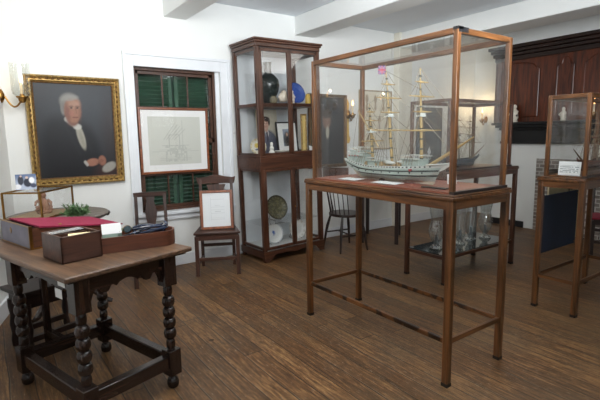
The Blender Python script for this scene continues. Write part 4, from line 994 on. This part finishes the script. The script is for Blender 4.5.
tag(o, 'white text card standing inside the front of right-hand glass case', 'card', loc=(3.875, 1.685, 1.147), rot=(-.12, 0, -pi/2))
# boards leaning inside the right-hand stand
S = thing('navy_board', 'dark navy display board fixed along the left side of right-hand stand', 'board', (4.235, 1.905, .44))
MB().box(-.34, .34, -.012, .008, 0, .51).build('board_panel', plain('navy_cloth', rgb(22, 36, 56), .7), S, bevel=.002)
m = MB()
for x in (-.32, .32):
    for z in (.02, .49): m.lathe([(0, 0), (.006, 0), (.004, .003), (0, .004)], (x, -.012, z), 8, Matrix.Rotation(pi/2, 4, 'X'))
m.build('corner_pin', BRASS, S)
def crm(u, v):
    c = R3(206, 192, 150); return mix(c, R3(84, 74, 66), .8*min(1, ell(u, v, .60, .86, .035, .045, 0, .4)+ell(u, v, .68, .87, .03, .04, 0, .4))) if v > .7 else c
S = thing('cream_board', 'cream mounted board with small dark motif standing behind the navy board', 'board', (4.42, 1.94, .47))
picture('board_face', .64, .575, crm, S, 60, 60, .7, (0, -.004, .2875)); MB().box(-.32, .32, -.003, .012, 0, .575).build('backing', plain('card_back', rgb(196, 184, 150), .8), S)

# ------------------------------------------------------------------ glass lamps on the low shelf
LAMPG = glass('lamp_glass', (.86, .90, .90, 1), 1.5, veil=.05, boost=3.2)
def hurricane(label, loc, big=True):
    t = thing('hurricane_lamp', label, 'lamp', loc, 0, 'glass hurricane lamps on the low shelf')
    p = [(.062, 0), (.066, .008), (.05, .03), (.028, .045), (.032, .065), (.05, .085), (.075, .14), (.082, .19), (.07, .25), (.055, .29), (.06, .34), (.072, .40), (.076, .44)] if big else [(.058, 0), (.06, .01), (.03, .03), (.035, .06), (.055, .09), (.055, .40), (.058, .42)]
    MB().lathe([(0, 0)]+p[:4]+[(0, .05)], n=26, cap=False).build('glass_foot', LAMPG, t)
    MB().lathe(p[3:], n=28, cap=False).build('glass_shade', LAMPG, t); MB().lathe([(.02, .05), (.024, .06), (.016, .09), (.016, .15), (0, .16)], n=14).build('candle_cup', plain('pewter', rgb(150, 152, 154), .3, metal=.8), t)
hurricane('tall waisted glass hurricane lamp at the left end of low glass shelf', (3.83, 2.93, .296))
hurricane('straight glass lamp second from the left on low glass shelf', (4.20, 2.90, .296), False)
hurricane('straight glass lamp third from the left on low glass shelf', (4.46, 2.94, .296), False)
hurricane('waisted glass hurricane lamp at the right end of low glass shelf', (4.68, 2.90, .296))

# ------------------------------------------------------------------ far wall: painting, board, poster, pedestal, windsor chair
def dk(u, v):
    c = mix(R3(34, 36, 40), R3(52, 56, 62), ell(u, v, .5, .7, .4, .3, 0, .9)); c = mix(c, R3(26, 28, 34), ell(u, v, .5, .2, .4, .36, 0, .2)); c = mix(c, R3(122, 92, 78), ell(u, v, .48, .66, .12, .13, 0, .2))
    c = mix(c, R3(60, 50, 44), ell(u, v, .48, .76, .14, .07, 0, .2)); c = mix(c, R3(170, 166, 150), ell(u, v, .5, .48, .05, .09, 0, .3)); return c
S = thing('dark_painting', 'dark gilt-edged portrait painting on far wall between tall cabinet and beige board', 'painting', (4.06, WY-.02, 1.56))
picture('canvas', .60, .94, dk, S, 50, 70, .4); MB().frame(.60, .94, [(0, 0), (0, .01), (.012, .026), (.03, .04), (.045, .03), (.048, 0)]).build('gilt_frame', GILTD, S)
def bd(u, v):
    c = R3(220, 212, 194); d = R3(140, 118, 92); k = 0
    for x, y, h in ((.2, .80, .22), (.48, .80, .2), (.75, .8, .22), (.3, .45, .26), (.62, .42, .26)):
        k = max(k, seg(u, v, x, y-h/2, x, y+h/2, .03), ell(u, v, x, y+h*.35, .05, .07), ell(u, v, x, y-h*.4, .04, .05))
    return mix(c, d, k*.75)
S = thing('specimen_board', 'pale beige framed board with rows of hanging carved pieces on far wall', 'display board', (5.02, WY-.012, 1.72))
picture('board_face', .64, .86, bd, S, 60, 80, .7, (0, -.012, 0)); MB().box(-.32, .32, -.011, .011, -.43, .43).build('backing', plain('beige_board', rgb(190, 182, 164), .7), S); MB().frame(.64, .86, [(0, -.011), (0, .018), (.02, .022), (.024, -.011)]).build('frame', plain('pale_oak_frame', rgb(150, 132, 104), .5), S)
def nv(u, v):
    c = R3(44, 54, 66); w = R3(214, 220, 224)
    a = seg(u, v, .38, .18, .62, .18, .012)
    if .20 < v < .34 and abs(u-.5) < .075*(1-abs((v-.25)/.09)) : a = 1
    return mix(c, w, min(1, a))
S = thing('mounted_poster', 'dark slate-blue poster with small white tree emblem on far wall', 'poster', (6.32, WY-.008, 1.44))
picture('poster_sheet', .66, 1.0, nv, S, 80, 110, .5, (0, -.009, 0)); MB().box(-.335, .335, -.008, .008, -.505, .505).build('backing', BLACKIRON, S)
S = thing('dark_pedestal', 'dark square side table on plain legs near the far wall behind ship case', 'table', (4.62, 4.50, 0), math.radians(-51))
for sx in (-1, 1):
    for sy in (-1, 1): MB().box(sx*.235-.025, sx*.235+.025, sy*.30-.025, sy*.30+.025, 0, .92).build('leg', DARKW('z'), S, bevel=.003)
MB().box(-.29, .29, -.36, .36, .94, .965).build('tabletop', DARKW('x'), S, bevel=.005); MB().box(-.25, .25, -.315, .315, .85, .94).build('apron', DARKW('x'), S)
# windsor chair (faces right)
S = thing('windsor_chair', 'black-brown windsor chair with spindle back under far wall behind ship case', 'chair', (3.84, 4.40, 0), math.radians(80))
pts = [(.23*cos(a)*(1.0), .21*sin(a)) for a in [2*pi*k/28 for k in range(28)]]
MB().prism(pts, (0, 0, .455), (1, 0, 0), (0, 1, 0), (0, 0, .035)).build('seat', DARKW('y'), S, bevel=.008)
for sx in (-1, 1):
    for sy in (-1, 1): MB().tube([(sx*.15, sy*.13, .46), (sx*.185, sy*.165, .30), (sx*.20, sy*.18, .2), (sx*.225, sy*.205, 0)], [.014, .02, .017, .012], 8).build('leg', DARKW('z'), S)
for sx in (-1, 1): MB().tube([(sx*.19, -.17, .21), (sx*.19, .17, .21)], [.010, .010], 8).build('stretcher', DARKW('y'), S)
MB().tube([(-.19, 0, .21), (.19, 0, .21)], .010, 8).build('stretcher', DARKW('x'), S)
arc = [(.205*sin(a), .02+.165*cos(a)) for a in [math.radians(-75+150*k/8) for k in range(9)]]
for k, (x, y) in enumerate(arc): MB().tube([(x, y, .485), (x*1.22, y+.07, .93)], [.007, .006], 6).build('spindle', DARKW('z'), S)
cr = MB(); A = [(1.22*.215*sin(a), .09+.175*cos(a)) for a in [math.radians(-82+164*k/16) for k in range(17)]]
vs = [(x, y, z) for z in (.93, 1.10) for x, y in A]+[(x*1.08, .09+(y-.09)*1.08+.002, z) for z in (.93, 1.10) for x, y in A]
n = 17; fs = []
for i in range(n-1): fs += [(i, i+1, n+i+1, n+i), (2*n+i+1, 2*n+i, 3*n+i, 3*n+i+1), (n+i, n+i+1, 3*n+i+1, 3*n+i), (i+1, i, 2*n+i, 2*n+i+1)]
fs += [(0, n, 3*n, 2*n), (n-1, 3*n-1, 4*n-1, 2*n-1)]
cr.add(vs, fs).build('crest_rail', CHAIRW('x'), S)

# ------------------------------------------------------------------ panelled chimney breast, mantel and hearth
S = bpy.data.objects.new('trim_7', None); COL.objects.link(S); struct(S)
MB().box(BX-.045, BX, -1.0, BY, 1.66, 2.70).build('panel_ground', PANEL('z'), S)
MB().box(BX-.07, BX, -1.0, BY+.01, 2.60, 2.67).box(BX-.10, BX, -1.0, BY+.03, 2.67, 2.72).box(BX-.14, BX, -1.0, BY+.05, 2.72, 2.77).box(BX-.18, BX, -1.0, BY+.07, 2.77, 2.82).build('cornice', DARKW('y'), S, bevel=.01)
def arch(y0, y1, z0, z1):
    w = y1-y0; p = [(y0, z0), (y1, z0), (y1, z1-.12)]
    p += [(y1-.02, z1-.12), (y1-.02, z1-.09)]
    for k in range(11):
        a = pi*k/10; p.append(((y0+y1)/2+(w/2-.06)*cos(a), z1-.09+.09*sin(a)))
    return p+[(y0+.02, z1-.09), (y0+.02, z1-.12), (y0, z1-.12)]
yp = [3.92, 3.30, 2.90, 2.45, 1.95]
for i, (ya, yb2) in enumerate(((3.48, 4.12), (3.0, 3.22), (2.28, 2.86), (1.72, 2.14), (1.0, 1.6))):
    MB().prism(arch(ya, yb2, 1.74, 2.55), (BX-.062, 0, 0), (0, 1, 0), (0, 0, 1), (.02, 0, 0)).build('panel', PANEL('z'), S, bevel=.006)
    P = arch(ya, yb2, 1.74, 2.55); MB().tube([(BX-.062, y, z) for y, z in P+[P[0]]], .008, 6).build('panel_moulding', PANEL('z'), S)
S = thing('mantelpiece', 'black painted moulded mantelpiece below the dark wood panelling', 'mantelpiece', (BX, 0, 0))
MB().box(-.22, 0, -1.0, 4.12, 1.615, 1.655).build('mantel_shelf', BLACKM, S, bevel=.008)
MB().box(-.17, 0, -1.0, 4.08, 1.575, 1.615).box(-.10, 0, -1.0, 4.05, 1.535, 1.575).box(-.06, 0, -1.0, 4.02, 1.36, 1.535).box(-.08, 0, -1.0, 4.04, 1.325, 1.365).build('frieze', BLACKM, S, bevel=.006)
S = thing('brick_fireplace', 'whitewashed brick fireplace surround with dark hearth behind the right-hand stand', 'fireplace', (BX, 0, 0))
BR = brick_mat()
MB().box(-.03, -.001, 3.28, 3.46, 0, 1.10).box(0, .6, 3.28, 3.439, 0, .998).build('brick_jamb', BR, S); MB().box(-.03, -.001, 2.54, 2.74, 0, 1.10).box(0, .6, 2.701, 2.74, 0, .998).build('brick_jamb', BR, S); MB().box(-.03, -.001, 2.74, 3.28, .95, 1.10).build('brick_lintel', BR, S)
# mantel ornaments
m = MB().lathe([(0, 0), (.05, 0), (.055, .02), (.04, .03), (.06, .07), (.05, .13), (.055, .16), (.025, .20), (0, .205)], n=16); m.ball((0, 0, .232), .034, 12, (1, 1, 1.15)); m.tube([(.0, .05, .16), (-.04, .065, .12), (-.05, .03, .10)], .014, 8).tube([(.0, -.05, .16), (-.045, -.06, .13), (-.055, -.02, .09)], .014, 8)
CH = plain('white_china_mottled', rgb(226, 220, 206), .3, var=.1, scale=30)
o = m.build('china_figurine', CH); tag(o, 'white china figure on left end of the black mantelpiece', 'figurine', 'china figures on the mantelpiece', (6.77, 3.79, 1.656))
o2 = o.copy(); COL.objects.link(o2); o2.location = (6.77, 3.07, 1.656); o2.scale = (.7, .7, .7); o2['label'] = 'white china figure on mantelpiece seen through the right-hand glass case'
bl = MB(); bl.ball((0, 0, .03), .03, 8, (1, 1, 1)); bl.ball((-.015, -.035, .10), .026, 8, (.8, 1, 1.3)); bp_ = bl.build('black_garment', BLACKIRON, o)
tag(MB().lathe([(0, 0), (.045, 0), (.045, .012), (.018, .025), (.012, .06), (.022, .09), (.012, .12), (.014, .2), (.026, .215), (.012, .22), (.012, .27), (0, .27)], n=18).build('candlestick', BRASS), 'brass candlestick beside white figure at left end of mantelpiece', 'candlestick', loc=(6.78, 3.90, 1.656))
# red-seated chair by the hearth
def red_chair():
    c, yb = side_chair('dark chair with deep red upholstered seat at right edge behind the stand', (6.15, 2.13, 0), math.radians(-62), .46, .40, .42, .47, 1.0, CREST2, W=DARKW, seatm=plain('deep_red_fabric', rgb(120, 26, 44), .8))
red_chair()

# ------------------------------------------------------------------ camera
f, yaw, p, r = 445.4, .61566, .14303, -.01604
fwd = Vector((sin(yaw)*cos(p), cos(yaw)*cos(p), -sin(p))); rt = Vector((cos(yaw), -sin(yaw), 0)); up = rt.cross(fwd)
r2 = rt*cos(r)+up*sin(r); u2 = -rt*sin(r)+up*cos(r)
cam = bpy.data.cameras.new('camera'); co = bpy.data.objects.new('camera', cam); COL.objects.link(co)
cam.sensor_fit = 'HORIZONTAL'; cam.sensor_width = 36; cam.lens = 36*f/600; cam.clip_start = .05
co.matrix_world = Matrix(((r2.x, u2.x, -fwd.x, 0), (r2.y, u2.y, -fwd.y, 0), (r2.z, u2.z, -fwd.z, 1.5), (0, 0, 0, 1)))
SC.camera = co
# ------------------------------------------------------------------ light
def area(name, loc, tgt, sx, sy, power, col=(1, 1, 1)):
    l = bpy.data.lights.new(name, 'AREA'); l.shape = 'RECTANGLE'; l.size = sx; l.size_y = sy; l.energy = power; l.color = col
    o = bpy.data.objects.new(name, l); COL.objects.link(o); o.location = loc
    o.rotation_euler = (Vector(tgt)-Vector(loc)).to_track_quat('-Z', 'Y').to_euler(); return o
area('overhead_fill_near', (.5, 2.4, 2.76), (.9, 4.2, 0.8), 1.3, 1.3, 50, (1, .98, .95))  # added overhead fill for the left side, not an actual ceiling lamp
area('overhead_fill_far', (4.2, 2.6, 2.78), (4.0, 3.6, 0), 1.0, 1.0, 14, (1, .95, .88))  # weaker added fill over the right half, no real fitting there
area('rear_fill', (-.2, -2.4, 2.2), (1.2, 4.8, 1.7), 2.2, 1.4, 18, (.95, .98, 1))  # added soft fill behind the camera; no window stands there
up = area('upward_fill', (1.7, .1, 2.25), (2.3, 1.2, 3.06), 1.6, 1.2, 125, (.93, .97, 1)); up.data.spread = math.radians(125)  # added unseen lamp in mid-air, aimed up to brighten the ceiling
def pt(name, loc, e, col, r=.02):
    l = bpy.data.lights.new(name, 'POINT'); l.energy = e; l.color = col; l.shadow_soft_size = r
    o = bpy.data.objects.new(name, l); COL.objects.link(o); o.location = loc
pt('sconce_light', (.165+.19*.958+.0, 4.935-.19*.287-.05, 2.10), .7, (1, .78, .5))
pt('alcove_sconce_light', (7.36, 4.78, 1.98), 4, (1, .72, .4))
w = bpy.data.worlds.new('sky'); SC.world = w; w.use_nodes = True
bg = w.node_tree.nodes.get('Background') or w.node_tree.nodes.new('ShaderNodeBackground')
bg.inputs[0].default_value = (.45, .75, .62, 1); bg.inputs[1].default_value = .06
SC.view_settings.view_transform = 'Standard'; SC.view_settings.look = 'None'; SC.view_settings.exposure = 0.12
try:
    SC.cycles.transparent_max_bounces = 40; SC.cycles.max_bounces = 10; SC.cycles.use_denoising = True; SC.cycles.sample_clamp_indirect = 4
except Exception: pass
